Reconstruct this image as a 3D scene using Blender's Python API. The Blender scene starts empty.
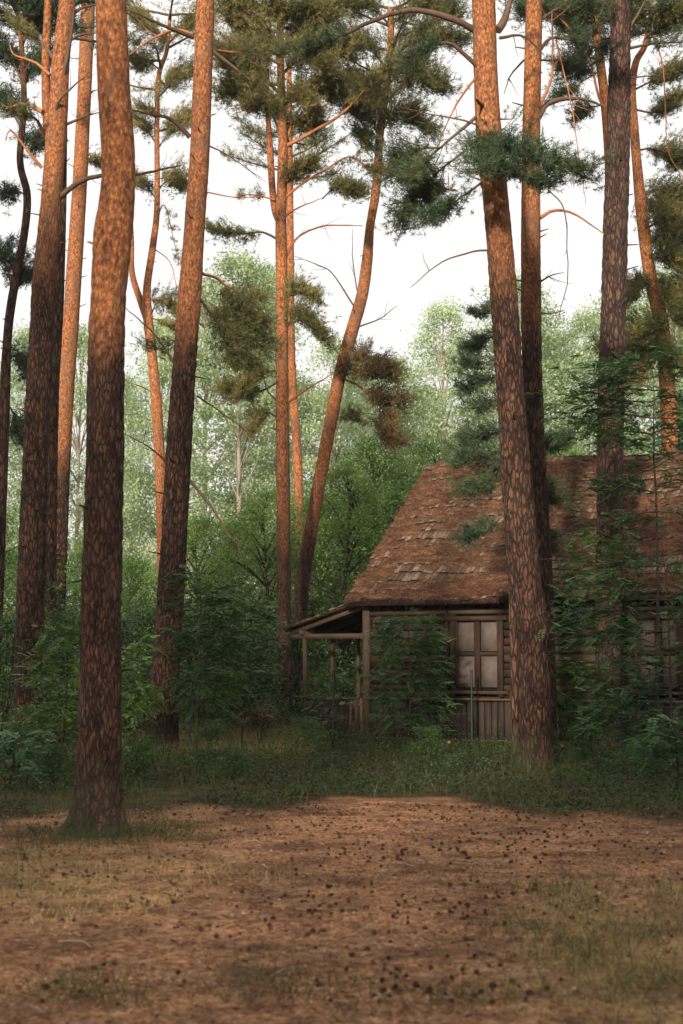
import bpy, math, random
import numpy as np
from mathutils import Vector, noise as mnoise

random.seed(7)
RNG = np.random.default_rng(11)
R = math.radians
scene = bpy.context.scene
C = scene.collection
F = 1422.0            # focal length in pixels of the 683x1024 frame
CAM_H = 1.5
PITCH = math.atan(154 / F)
SP, CP = math.sin(PITCH), math.cos(PITCH)

# ------------------------------------------------------------------ helpers
def ray(x, y):
    r, u = (x - 341.5) / F, -(y - 512) / F
    return np.array([r, CP - SP * u, SP + CP * u])

def P(x, y, Y):
    """world point seen at pixel x, y at depth Y"""
    d = ray(x, y)
    p = d * (Y / d[1])
    return np.array([p[0], p[1], p[2] + CAM_H])

def gdepth(y):
    d = ray(341.5, y)
    return d[1] * (-CAM_H / d[2])

def gnd(x, y):
    Y = gdepth(y)
    return P(x, y, Y)

class MB:
    """collects vertices and faces"""
    def __init__(s):
        s.v, s.f, s.n = [], [], 0
    def add(s, v, f):
        v = np.asarray(v, float).reshape(-1, 3)
        f = np.asarray(f, int)
        s.v.append(v); s.f.append(f + s.n); s.n += len(v)
        return s
    def box(s, c, size, rot=(0, 0, 0), jit=0.0):
        c = np.array(c, float); h = np.array(size, float) / 2
        k = np.array([[-1,-1,-1],[1,-1,-1],[1,1,-1],[-1,1,-1],[-1,-1,1],[1,-1,1],[1,1,1],[-1,1,1]]) * h
        if jit: k = k + RNG.uniform(-jit, jit, k.shape)
        k = k @ euler(rot).T + c
        s.add(k, [[0,3,2,1],[4,5,6,7],[0,1,5,4],[1,2,6,5],[2,3,7,6],[3,0,4,7]])
        return s
    def tube(s, pts, rad, sides=6, cap=True):
        v, f = tube_arrays(pts, rad, sides)
        s.add(v, f)
        if cap:
            n = len(v) // sides
            c0, c1 = v[:sides].mean(0), v[-sides:].mean(0)
            i = np.arange(sides); j = (i + 1) % sides
            s.add(np.vstack([v[:sides], c0]), np.stack([j, i, np.full(sides, sides), np.full(sides, sides)], 1)[:, :3])
            s.add(np.vstack([v[-sides:], c1]), np.stack([i, j, np.full(sides, sides)], 1))
        return s
    def build(s, name, mat, parent=None, smooth=False, origin=None):
        me = bpy.data.meshes.new(name)
        if s.v:
            v = np.vstack(s.v)
            if origin is not None: v = v - np.asarray(origin)
            loops = np.concatenate([f.reshape(-1) for f in s.f])
            tot = np.concatenate([np.full(len(f), f.shape[1]) for f in s.f])
            start = np.concatenate([[0], np.cumsum(tot)[:-1]])
            me.vertices.add(len(v)); me.vertices.foreach_set('co', v.astype(np.float32).ravel())
            me.loops.add(len(loops)); me.loops.foreach_set('vertex_index', loops.astype(np.int32))
            me.polygons.add(len(tot))
            me.polygons.foreach_set('loop_start', start.astype(np.int32))
            me.polygons.foreach_set('loop_total', tot.astype(np.int32))
            if smooth: me.polygons.foreach_set('use_smooth', np.ones(len(tot), bool))
            me.update(calc_edges=True); me.validate()
        me.materials.append(mat)
        o = bpy.data.objects.new(name, me); C.objects.link(o)
        if parent: o.parent = parent
        elif origin is not None: o.location = origin
        return o

def euler(r):
    cx, sx, cy, sy, cz, sz = math.cos(r[0]), math.sin(r[0]), math.cos(r[1]), math.sin(r[1]), math.cos(r[2]), math.sin(r[2])
    X = np.array([[1,0,0],[0,cx,-sx],[0,sx,cx]]); Yr = np.array([[cy,0,sy],[0,1,0],[-sy,0,cy]]); Z = np.array([[cz,-sz,0],[sz,cz,0],[0,0,1]])
    return Z @ Yr @ X

def tube_arrays(pts, rad, sides):
    pts = np.asarray(pts, float); n = len(pts)
    rad = np.broadcast_to(np.asarray(rad, float), (n,)) if np.ndim(rad) < 2 else rad
    t = np.gradient(pts, axis=0); t /= np.linalg.norm(t, axis=1)[:, None] + 1e-9
    a = np.array([1.0, 0.02, 0.03]) if abs(t[0][0]) < 0.8 else np.array([0.02, 1.0, 0.03])
    A = np.zeros((n, 3)); B = np.zeros((n, 3))
    for i in range(n):
        a = a - t[i] * a.dot(t[i]); a /= np.linalg.norm(a) + 1e-9
        A[i] = a; B[i] = np.cross(t[i], a)
    ang = np.arange(sides) * 2 * np.pi / sides
    ca, sa = np.cos(ang), np.sin(ang)
    rr = rad[:, None] if np.ndim(rad) == 1 else rad
    v = pts[:, None] + rr[..., None] * (A[:, None] * ca[None, :, None] + B[:, None] * sa[None, :, None])
    i = np.arange(n - 1)[:, None] * sides; j = np.arange(sides)[None]; k = (j + 1) % sides
    f = np.stack([i + j, i + k, i + sides + k, i + sides + j], -1).reshape(-1, 4)
    return v.reshape(-1, 3), f

def spline(pts, n):
    """Catmull-Rom through rows of pts, n samples"""
    p = np.asarray(pts, float)
    if len(p) == 2:
        return p[0] + (p[1] - p[0]) * np.linspace(0, 1, n)[:, None]
    q = np.vstack([2 * p[0] - p[1], p, 2 * p[-1] - p[-2]])
    seg = np.linalg.norm(np.diff(p[:, :3], axis=0), axis=1); cum = np.concatenate([[0], np.cumsum(seg)])
    out = []
    for s in np.linspace(0, cum[-1], n):
        i = min(np.searchsorted(cum, s, side='right') - 1, len(seg) - 1)
        t = (s - cum[i]) / (seg[i] + 1e-9)
        a, b, c, d = q[i:i + 4]
        out.append(0.5 * (2 * b + (c - a) * t + (2 * a - 5 * b + 4 * c - d) * t * t + (3 * b - a - 3 * c + d) * t ** 3))
    return np.array(out)

def norm(v):
    return v / (np.linalg.norm(v, axis=-1, keepdims=True) + 1e-9)

def tag(o, label=None, cat=None, group=None, kind=None):
    if label: o['label'] = label
    if cat: o['category'] = cat
    if group: o['group'] = group
    if kind: o['kind'] = kind
    return o

def empty(name, loc, rz=0.0, sc=1.0):
    o = bpy.data.objects.new(name, None); C.objects.link(o)
    o.location = loc; o.rotation_euler = (0, 0, rz); o.scale = (sc, sc, sc)
    o.empty_display_size = 0.2
    return o

def copy_tree(o, parent=None, only=None):
    c = o.copy(); C.objects.link(c); c.parent = parent
    for ch in o.children: copy_tree(ch, c)
    return c

# ------------------------------------------------------------------ materials
def newmat(name):
    m = bpy.data.materials.new(name); m.use_nodes = True
    nt = m.node_tree; nt.nodes.clear()
    out = nt.nodes.new('ShaderNodeOutputMaterial')
    return m, nt, out

def N(nt, typ, **kw):
    n = nt.nodes.new(typ)
    for k, v in kw.items():
        if k.startswith('i_'):
            n.inputs[k[2:].replace('_', ' ')].default_value = v
        else: setattr(n, k, v)
    return n

def ramp(nt, stops, src, interp='LINEAR'):
    r = nt.nodes.new('ShaderNodeValToRGB'); r.color_ramp.interpolation = interp
    e = r.color_ramp.elements
    while len(e) < len(stops): e.new(0.5)
    for el, (p, c) in zip(e, stops):
        el.position = p
        el.color = (*c, 1) if isinstance(c, tuple) else (c, c, c, 1)
    nt.links.new(src, r.inputs[0])
    return r.outputs[0]

def mixc(nt, fac, a, b, mode='MIX'):
    m = nt.nodes.new('ShaderNodeMix'); m.data_type = 'RGBA'; m.blend_type = mode
    for idx, val in ((0, fac), (6, a), (7, b)):
        if hasattr(val, 'links') or isinstance(val, bpy.types.NodeSocket): nt.links.new(val, m.inputs[idx])
        elif idx == 0: m.inputs[0].default_value = val
        else: m.inputs[idx].default_value = (*val, 1)
    return m.outputs[2]

def mth(nt, op, a, b=None, c=None, clamp=False):
    m = nt.nodes.new('ShaderNodeMath'); m.operation = op; m.use_clamp = clamp
    for i, val in enumerate((a, b, c)):
        if val is None: continue
        if isinstance(val, bpy.types.NodeSocket): nt.links.new(val, m.inputs[i])
        else: m.inputs[i].default_value = val
    return m.outputs[0]

def coords(nt, kind='Object', scale=(1, 1, 1)):
    tc = nt.nodes.new('ShaderNodeTexCoord'); mp = nt.nodes.new('ShaderNodeMapping')
    mp.inputs['Scale'].default_value = scale
    nt.links.new(tc.outputs[kind], mp.inputs['Vector'])
    return mp.outputs[0]

def noise(nt, vec, scale, detail=4, rough=0.55, dist=0.0):
    n = nt.nodes.new('ShaderNodeTexNoise')
    n.inputs['Scale'].default_value = scale; n.inputs['Detail'].default_value = detail
    n.inputs['Roughness'].default_value = rough; n.inputs['Distortion'].default_value = dist
    nt.links.new(vec, n.inputs['Vector'])
    return n.outputs['Fac']

def finish(nt, out, col, rough=0.8, bump=None, bstr=0.5, bdist=0.02, spec=0.25):
    b = nt.nodes.new('ShaderNodeBsdfPrincipled')
    if isinstance(col, bpy.types.NodeSocket): nt.links.new(col, b.inputs['Base Color'])
    else: b.inputs['Base Color'].default_value = (*col, 1)
    if isinstance(rough, bpy.types.NodeSocket): nt.links.new(rough, b.inputs['Roughness'])
    else: b.inputs['Roughness'].default_value = rough
    b.inputs['Specular IOR Level'].default_value = spec
    if bump is not None:
        bp = nt.nodes.new('ShaderNodeBump'); bp.inputs['Strength'].default_value = bstr; bp.inputs['Distance'].default_value = bdist
        nt.links.new(bump, bp.inputs['Height']); nt.links.new(bp.outputs[0], b.inputs['Normal'])
    nt.links.new(b.outputs[0], out.inputs['Surface'])
    return b

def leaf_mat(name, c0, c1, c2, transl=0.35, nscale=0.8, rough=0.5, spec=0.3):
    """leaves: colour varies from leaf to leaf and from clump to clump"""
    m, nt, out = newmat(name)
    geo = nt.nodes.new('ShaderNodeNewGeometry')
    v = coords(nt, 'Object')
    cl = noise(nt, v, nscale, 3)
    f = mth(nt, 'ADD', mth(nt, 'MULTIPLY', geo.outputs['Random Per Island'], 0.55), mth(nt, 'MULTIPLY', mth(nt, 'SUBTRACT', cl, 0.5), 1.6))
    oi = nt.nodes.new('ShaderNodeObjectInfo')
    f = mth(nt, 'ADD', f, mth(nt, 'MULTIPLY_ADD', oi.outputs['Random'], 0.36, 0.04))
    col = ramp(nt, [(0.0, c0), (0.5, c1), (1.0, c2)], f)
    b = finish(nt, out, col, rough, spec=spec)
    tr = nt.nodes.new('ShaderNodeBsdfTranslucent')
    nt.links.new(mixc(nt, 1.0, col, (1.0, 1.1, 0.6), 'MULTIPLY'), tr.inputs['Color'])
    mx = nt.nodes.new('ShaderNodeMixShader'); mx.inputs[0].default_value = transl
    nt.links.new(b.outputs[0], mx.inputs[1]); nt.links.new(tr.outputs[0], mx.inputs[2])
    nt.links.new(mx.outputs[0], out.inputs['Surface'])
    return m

def bark_mat(name, z0, z1, orange=1.0, scale=11.0, low=((0.020, 0.012, 0.009), (0.088, 0.046, 0.031), (0.185, 0.108, 0.076))):
    """Scots pine: thick dark plates below, thin orange flakes above a height z0..z1"""
    m, nt, out = newmat(name)
    tc = nt.nodes.new('ShaderNodeTexCoord')
    sep = nt.nodes.new('ShaderNodeSeparateXYZ'); nt.links.new(tc.outputs['Object'], sep.inputs[0])
    v = coords(nt, 'Object', (1, 1, 0.27))
    v2 = coords(nt, 'Object', (1, 1, 0.7))
    # distorted plates
    dn = nt.nodes.new('ShaderNodeTexNoise'); dn.inputs['Scale'].default_value = 13; dn.inputs['Detail'].default_value = 4; dn.inputs['Roughness'].default_value = 0.6
    nt.links.new(v, dn.inputs['Vector'])
    vm = nt.nodes.new('ShaderNodeVectorMath'); vm.operation = 'MULTIPLY_ADD'
    nt.links.new(dn.outputs['Color'], vm.inputs[0]); vm.inputs[1].default_value = (0.085, 0.085, 0.09); nt.links.new(v, vm.inputs[2])
    vo = nt.nodes.new('ShaderNodeTexVoronoi'); vo.feature = 'DISTANCE_TO_EDGE'; vo.inputs['Scale'].default_value = scale
    nt.links.new(vm.outputs[0], vo.inputs['Vector'])
    vc = nt.nodes.new('ShaderNodeTexVoronoi'); vc.feature = 'F1'; vc.inputs['Scale'].default_value = scale
    nt.links.new(vm.outputs[0], vc.inputs['Vector'])
    sepc = nt.nodes.new('ShaderNodeSeparateColor'); nt.links.new(vc.outputs['Color'], sepc.inputs[0])
    fine = noise(nt, v, 60, 5, 0.7)
    big = noise(nt, v2, 2.2, 3)
    wn = noise(nt, v, 6.5, 4, 0.65)
    crack = mth(nt, 'DIVIDE', mth(nt, 'SUBTRACT', vo.outputs['Distance'], mth(nt, 'MULTIPLY_ADD', wn, 0.22, -0.06)), 0.16, clamp=True)
    vo2 = nt.nodes.new('ShaderNodeTexVoronoi'); vo2.feature = 'DISTANCE_TO_EDGE'; vo2.inputs['Scale'].default_value = scale * 2.6
    nt.links.new(vm.outputs[0], vo2.inputs['Vector'])
    crack = mth(nt, 'MULTIPLY', crack, mth(nt, 'MULTIPLY_ADD', vo2.outputs['Distance'], 1.6, 0.62, clamp=True))
    streak = noise(nt, coords(nt, 'Object', (1, 1, 0.12)), 34, 5, 0.7, 0.6)
    tone = mth(nt, 'ADD', mth(nt, 'MULTIPLY', sepc.outputs[0], 0.26), mth(nt, 'MULTIPLY', fine, 0.45))
    tone = mth(nt, 'ADD', tone, mth(nt, 'MULTIPLY', streak, 0.62))
    tone = mth(nt, 'MULTIPLY', tone, mth(nt, 'POWER', crack, 0.6))
    lowc = ramp(nt, [(0.10, low[0]), (0.58, low[1]), (0.90, low[2])], tone)
    lowc = mixc(nt, mth(nt, 'MULTIPLY', mth(nt, 'SUBTRACT', big, 0.45, clamp=True), 1.6), lowc, (0.15, 0.095, 0.075), 'MIX')
    lowc = mixc(nt, mth(nt, 'SUBTRACT', 1.0, mth(nt, 'MULTIPLY_ADD', crack, 1.6, 0.25, clamp=True)), lowc, low[0])
    wear = noise(nt, coords(nt, 'Object', (1, 1, 0.45)), 5.5, 5, 0.7)
    lowc = mixc(nt, 1.0, lowc, ramp(nt, [(0.36, (0.42, 0.40, 0.40)), (0.5, (0.85, 0.82, 0.82)), (0.64, (1.25, 1.12, 1.05))], wear), 'MULTIPLY')
    lowc = mixc(nt, ramp(nt, [(0.54, 0.0), (0.68, 0.55)], noise(nt, v, 9.0, 5, 0.7)), lowc, (0.050, 0.034, 0.027))
    # upper flakes
    vf = nt.nodes.new('ShaderNodeTexVoronoi'); vf.feature = 'F1'; vf.inputs['Scale'].default_value = 22
    vf2 = coords(nt, 'Object', (1, 1, 0.6)); vmm = nt.nodes.new('ShaderNodeVectorMath'); vmm.operation = 'MULTIPLY_ADD'
    nt.links.new(dn.outputs['Color'], vmm.inputs[0]); vmm.inputs[1].default_value = (0.12, 0.12, 0.12); nt.links.new(vf2, vmm.inputs[2])
    nt.links.new(vmm.outputs[0], vf.inputs['Vector'])
    fl = mth(nt, 'ADD', mth(nt, 'MULTIPLY', vf.outputs['Distance'], 0.22), mth(nt, 'MULTIPLY', noise(nt, vf2, 30, 6, 0.80), 0.85))
    up = ramp(nt, [(0.34, (0.56 * orange, 0.36 * orange, 0.21 * orange)), (0.44, (0.46 * orange, 0.195 * orange, 0.080 * orange)), (0.54, (0.27 * orange, 0.105 * orange, 0.045 * orange)), (0.66, (0.07, 0.035, 0.023))], fl)
    patch = noise(nt, coords(nt, 'Object', (1, 1, 0.5)), 3.5, 4, 0.6)
    up = mixc(nt, ramp(nt, [(0.54, 0.0), (0.66, 0.7)], patch), up, (0.15, 0.085, 0.055))
    # transition
    zz = mth(nt, 'ADD', sep.outputs[2], mth(nt, 'MULTIPLY', mth(nt, 'SUBTRACT', noise(nt, coords(nt, 'Object', (1, 1, 0.35)), 3.0, 4, 0.6), 0.5), (z1 - z0) * 1.6))
    mr = nt.nodes.new('ShaderNodeMapRange'); mr.inputs[1].default_value = z0; mr.inputs[2].default_value = z1; mr.clamp = True
    nt.links.new(zz, mr.inputs[0])
    col = mixc(nt, mr.outputs[0], lowc, up)
    # mossy foot
    mo = nt.nodes.new('ShaderNodeMapRange'); mo.inputs[1].default_value = 0.5; mo.inputs[2].default_value = 0.0; mo.clamp = True
    nt.links.new(mth(nt, 'ADD', sep.outputs[2], mth(nt, 'MULTIPLY', mth(nt, 'SUBTRACT', big, 0.5), 1.2)), mo.inputs[0])
    col = mixc(nt, mth(nt, 'MULTIPLY', mo.outputs[0], 0.6), col, (0.07, 0.085, 0.045))
    hlow = mth(nt, 'ADD', mth(nt, 'MULTIPLY', mth(nt, 'POWER', crack, 0.5), 1.0), mth(nt, 'MULTIPLY', fine, 0.35))
    hup = mth(nt, 'MULTIPLY', fl, -0.9)
    h = nt.nodes.new('ShaderNodeMix'); h.data_type = 'FLOAT'
    nt.links.new(mr.outputs[0], h.inputs[0]); nt.links.new(hlow, h.inputs[2]); nt.links.new(hup, h.inputs[3])
    finish(nt, out, col, 0.85, h.outputs[0], 0.9, 0.03, spec=0.2)
    return m

def wood_mat(name, c0, c1, c2, stretch=(1, 14, 14), scale=2.0):
    m, nt, out = newmat(name)
    geo = nt.nodes.new('ShaderNodeNewGeometry')
    g = noise(nt, coords(nt, 'Object', stretch), scale, 5, 0.65)
    st = noise(nt, coords(nt, 'Object'), 1.7, 4, 0.6)
    f = mth(nt, 'ADD', mth(nt, 'MULTIPLY', geo.outputs['Random Per Island'], 0.4), mth(nt, 'MULTIPLY', g, 0.75))
    col = ramp(nt, [(0.2, c0), (0.55, c1), (0.95, c2)], f)
    col = mixc(nt, ramp(nt, [(0.5, 0.0), (0.75, 0.6)], st), col, c0)
    finish(nt, out, col, 0.85, g, 0.5, 0.01, spec=0.2)
    return m

def plain(name, c, rough=0.8, spec=0.2, var=0.3, scale=6):
    m, nt, out = newmat(name)
    n = noise(nt, coords(nt, 'Object'), scale, 4)
    col = mixc(nt, n, tuple(x * (1 - var) for x in c), tuple(min(1, x * (1 + var)) for x in c))
    finish(nt, out, col, rough, n, 0.3, 0.01, spec=spec)
    return m

M = {}
M['needles'] = leaf_mat('pine_needles', (0.045, 0.060, 0.026), (0.13, 0.14, 0.05), (0.34, 0.27, 0.10), 0.25, 1.1, 0.5)
M['needles_dark'] = leaf_mat('pine_needles_dark', (0.018, 0.042, 0.026), (0.042, 0.078, 0.042), (0.10, 0.13, 0.055), 0.2, 1.3, 0.5)
M['needles_rusty'] = leaf_mat('pine_needles_rusty', (0.045, 0.05, 0.024), (0.12, 0.095, 0.038), (0.27, 0.17, 0.065), 0.25, 1.3, 0.6)
M['leaf_pale'] = leaf_mat('hazed_birch_leaves', (0.16, 0.24, 0.13), (0.36, 0.46, 0.31), (0.60, 0.67, 0.52), 0.4, 0.5, 0.5)  # distance haze painted into the leaves: much paler than real foliage
M['leaf_mid'] = leaf_mat('shrub_leaves', (0.035, 0.085, 0.026), (0.11, 0.21, 0.055), (0.25, 0.36, 0.10), 0.35, 0.7, 0.45)
M['leaf_dark'] = leaf_mat('undergrowth_leaves', (0.018, 0.045, 0.016), (0.055, 0.115, 0.036), (0.15, 0.23, 0.065), 0.3, 0.8, 0.45)
M['leaf_rowan'] = leaf_mat('rowan_leaves', (0.030, 0.080, 0.038), (0.065, 0.150, 0.068), (0.15, 0.26, 0.11), 0.3, 1.2, 0.4)
M['leaf_low'] = leaf_mat('bilberry_leaves', (0.014, 0.028, 0.010), (0.034, 0.060, 0.020), (0.10, 0.12, 0.04), 0.3, 1.1, 0.55)
M['grass'] = leaf_mat('grass_blades', (0.12, 0.12, 0.04), (0.27, 0.22, 0.09), (0.52, 0.40, 0.20), 0.3, 1.3, 0.6)
M['grass_green'] = leaf_mat('green_grass_blades', (0.028, 0.045, 0.014), (0.055, 0.078, 0.024), (0.15, 0.15, 0.055), 0.3, 1.3, 0.6)
M['fallen_needles'] = leaf_mat('fallen_needles', (0.05, 0.022, 0.012), (0.27, 0.125, 0.055), (0.55, 0.34, 0.18), 0.05, 1.5, 0.7)
M['debris'] = leaf_mat('roof_needle_litter', (0.035, 0.018, 0.012), (0.11, 0.056, 0.036), (0.26, 0.15, 0.095), 0.05, 1.5, 0.75)
M['twig'] = plain('twig_bark', (0.085, 0.058, 0.045))
M['limb_orange'] = plain('limb_bark_orange', (0.30, 0.13, 0.06), var=0.5, scale=9)
M['limb_dark'] = plain('limb_bark_dark', (0.10, 0.065, 0.048), var=0.5, scale=9)
M['stem'] = plain('sapling_stem', (0.035, 0.027, 0.02))
M['birch_bark'] = plain('grey_bark', (0.22, 0.20, 0.17), var=0.5, scale=4)
M['cone'] = plain('cone_scales', (0.075, 0.045, 0.032), var=0.5, scale=60)
M['stick'] = plain('bleached_stick', (0.24, 0.17, 0.125), var=0.5)
M['wall_wood'] = wood_mat('weathered_planks', (0.012, 0.009, 0.006), (0.036, 0.025, 0.017), (0.09, 0.066, 0.046))
M['skirt_wood'] = wood_mat('weathered_upright_boards', (0.010, 0.008, 0.007), (0.020, 0.015, 0.013), (0.055, 0.042, 0.035), (14, 14, 1))
M['post_wood'] = wood_mat('weathered_posts', (0.025, 0.018, 0.013), (0.07, 0.05, 0.036), (0.14, 0.105, 0.078), (14, 14, 1))
M['frame_wood'] = wood_mat('dark_window_wood', (0.012, 0.008, 0.006), (0.030, 0.018, 0.013), (0.065, 0.040, 0.030), (8, 8, 2))
M['beam_wood'] = wood_mat('porch_beam_wood', (0.03, 0.020, 0.015), (0.075, 0.050, 0.037), (0.15, 0.11, 0.085))
M['dark'] = plain('dark_interior', (0.012, 0.010, 0.009))
M['pane'] = plain('pale_boarded_panes', (0.105, 0.088, 0.082), var=0.45, scale=7, rough=0.95, spec=0.05)
M['shingle'] = wood_mat('bleached_shingles', (0.03, 0.020, 0.014), (0.085, 0.055, 0.038), (0.25, 0.19, 0.145), (12, 2, 12), 1.5)
M['green_post'] = plain('green_painted_steel', (0.006, 0.024, 0.019), rough=0.5, spec=0.4)
M['wire'] = plain('galvanised_wire', (0.10, 0.09, 0.06), rough=0.8)
M['yellow'] = plain('yellow_petals', (0.40, 0.20, 0.02))
M['fern_dead'] = leaf_mat('withered_fern_leaves', (0.12, 0.04, 0.015), (0.26, 0.09, 0.03), (0.36, 0.15, 0.05), 0.3, 1.5)
M['leaf_fresh'] = leaf_mat('seedling_leaves', (0.05, 0.11, 0.045), (0.09, 0.18, 0.07), (0.15, 0.25, 0.10), 0.35, 1.5)

# ------------------------------------------------------------------ ground
def fbm(x, y, s, seed=0.0):
    return mnoise.fractal(Vector((x * s + seed, y * s - seed, seed)), 1.0, 2.0, 4)

def hgt(x, y):
    return 0.035 * fbm(x, y, 0.35, 3.1) * min(1.0, 1.0) + 0.012 * fbm(x, y, 1.7, 7.7)

def edge_y(x):
    """depth where the needle-strewn clearing meets the undergrowth"""
    return 15.4 + 0.9 * math.sin(x * 0.8 + 1) + 0.55 * math.sin(x * 2.1) + 0.35 * math.sin(x * 4.7 + 2) - 0.25 * x * (x > 0)

m, nt, out = newmat('forest_ground')
pos = nt.nodes.new('ShaderNodeNewGeometry').outputs['Position']
n1 = noise(nt, pos, 0.55, 5, 0.6); n2 = noise(nt, pos, 2.7, 6, 0.65); n3 = noise(nt, pos, 38, 5, 0.75); n4 = noise(nt, pos, 9, 5, 0.7)
n5 = noise(nt, pos, 21, 7, 0.85)
litter = ramp(nt, [(0.41, (0.045, 0.022, 0.013)), (0.49, (0.29, 0.132, 0.060)), (0.56, (0.60, 0.38, 0.22))], mth(nt, 'ADD', mth(nt, 'MULTIPLY', n5, 0.45), mth(nt, 'ADD', mth(nt, 'MULTIPLY', n4, 0.20), mth(nt, 'MULTIPLY', n3, 0.35))))
sand = ramp(nt, [(0.3, (0.10, 0.065, 0.052)), (0.65, (0.34, 0.24, 0.19))], n5)
straw = ramp(nt, [(0.38, (0.12, 0.08, 0.04)), (0.60, (0.52, 0.37, 0.18))], n5)
col = mixc(nt, ramp(nt, [(0.50, 0.0), (0.70, 0.65)], n2), litter, sand)
at = N(nt, 'ShaderNodeAttribute', attribute_name='straw')
st = mth(nt, 'MULTIPLY', at.outputs['Fac'], ramp(nt, [(0.35, 0.0), (0.6, 1.0)], n4))
col = mixc(nt, st, col, straw)
at2 = N(nt, 'ShaderNodeAttribute', attribute_name='soil')
soil = ramp(nt, [(0.3, (0.035, 0.028, 0.016)), (0.7, (0.12, 0.085, 0.045))], n4)
sf = mth(nt, 'MULTIPLY', mth(nt, 'ADD', mth(nt, 'SUBTRACT', at2.outputs['Fac'], 0.5), mth(nt, 'MULTIPLY', mth(nt, 'SUBTRACT', n4, 0.32), 1.6)), 2.5, clamp=True)
sf = mth(nt, 'MULTIPLY', sf, mth(nt, 'MULTIPLY', at2.outputs['Fac'], 4.0, clamp=True))
col = mixc(nt, sf, col, soil)
dk = ramp(nt, [(0.38, 0.55), (0.50, 0.0)], mth(nt, 'ADD', mth(nt, 'MULTIPLY', n1, 0.6), mth(nt, 'MULTIPLY', n2, 0.4)))
col = mixc(nt, dk, col, (0.060, 0.030, 0.021))
pat = noise(nt, pos, 1.6, 6, 0.72)
col = mixc(nt, 1.0, col, ramp(nt, [(0.38, (0.46, 0.42, 0.42)), (0.5, (0.95, 0.90, 0.86)), (0.62, (1.25, 1.20, 1.15))], pat), 'MULTIPLY')
fleck = noise(nt, pos, 13, 4, 0.75)
col = mixc(nt, ramp(nt, [(0.60, 0.0), (0.66, 0.75)], fleck), col, (0.045, 0.022, 0.015))
finish(nt, out, col, 0.95, mth(nt, 'ADD', n3, n4), 0.8, 0.025, spec=0.1)
M['ground'] = m

def straw_amt(x, y):
    a = max(0.0, 1 - math.hypot((x - 2.0) / 1.5, (y - 6.6) / 4.3))            # tawny patch lower right
    b = max(0.0, 1 - math.hypot((x + 1.9) / 1.9, (y - 10.2) / 2.6)) * 0.5     # round the near pine
    c = max(0.0, 1 - math.hypot((x + 0.3) / 3.5, (y - 5.2) / 0.8)) * 0.3
    return min(1.0, 1.9 * max(a, b, c))

mb = MB()
xs = np.concatenate([np.linspace(-400, -14, 24), np.linspace(-13, 13, 140), np.linspace(14, 400, 24)])
ys = np.concatenate([np.linspace(-300, 2, 12), np.linspace(2.5, 30, 150), np.linspace(31, 500, 40)])
vv = []; sa_, so_ = [], []
for y in ys:
    for x in xs:
        near = 1.0 if (abs(x) < 14 and 2 < y < 60) else 0.0
        vv.append((x, y, hgt(x, y) * near))
        sa_.append(straw_amt(x, y))
        so_.append(min(1.0, max(0.0, (y - edge_y(x) + 0.45) / 1.2)) * (0.45 if False else 1.0))
nx = len(xs)
i, j = np.meshgrid(np.arange(len(ys) - 1), np.arange(nx - 1), indexing='ij')
a = (i * nx + j).ravel()
mb.add(vv, np.stack([a, a + 1, a + nx + 1, a + nx], 1))
ground = mb.build('ground', M['ground'], smooth=True)
for nm, vals in (('straw', sa_), ('soil', so_)):
    at = ground.data.attributes.new(nm, 'FLOAT', 'POINT'); at.data.foreach_set('value', vals)
tag(ground, kind='structure')

# ------------------------------------------------------------------ foliage primitives
def tris_from(base, dirs, side, length, width):
    """thin blades: base points, unit directions, unit side vectors"""
    n = len(base)
    L = np.broadcast_to(length, (n,))[:, None]; W = np.broadcast_to(width, (n,))[:, None]
    v = np.stack([base - side * W, base + side * W, base + dirs * L], 1).reshape(-1, 3)
    f = np.arange(3 * n).reshape(-1, 3)
    return v, f

def rand_unit(n):
    return norm(RNG.normal(size=(n, 3)))

def tufts(mb, centers, axis, k=11, ln=0.11, w=0.0075, spread=0.8):
    """needle brushes at twig ends"""
    n = len(centers)
    if n == 0: return
    c = np.repeat(centers, k, 0); ax = np.repeat(axis, k, 0)
    back = RNG.uniform(0, 1, (n * k, 1))
    d = norm(ax * (0.35 + 0.5 * (1 - back)) + rand_unit(n * k) * spread)
    base = c - ax * back * ln * 1.3
    s = norm(np.cross(d, rand_unit(n * k)))
    v, f = tris_from(base, d, s, RNG.uniform(0.7, 1.1, n * k) * ln, w)
    mb.add(v, f)

def leaves(mb, pos, size, droop=0.35, flat=0.5, asp=0.6):
    """diamond leaves folded along the midrib"""
    n = len(pos)
    d = rand_unit(n); d[:, 2] = d[:, 2] * (1 - flat) - droop; d = norm(d)
    up = norm(np.array([0, 0, 1.0]) + rand_unit(n) * 0.7)
    s = norm(np.cross(d, up)); nn = np.cross(s, d)
    L = size * RNG.uniform(0.65, 1.25, (n, 1)); W = L * asp * 0.5
    a = pos; b = pos + d * L * 0.45 + s * W + nn * W * 0.25; c = pos + d * L; e = pos + d * L * 0.45 - s * W + nn * W * 0.25
    v = np.stack([a, b, c, e], 1).reshape(-1, 3)
    k = np.arange(n)[:, None] * 4
    mb.add(v, k + np.array([[0, 1, 2, 3]]))

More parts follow.
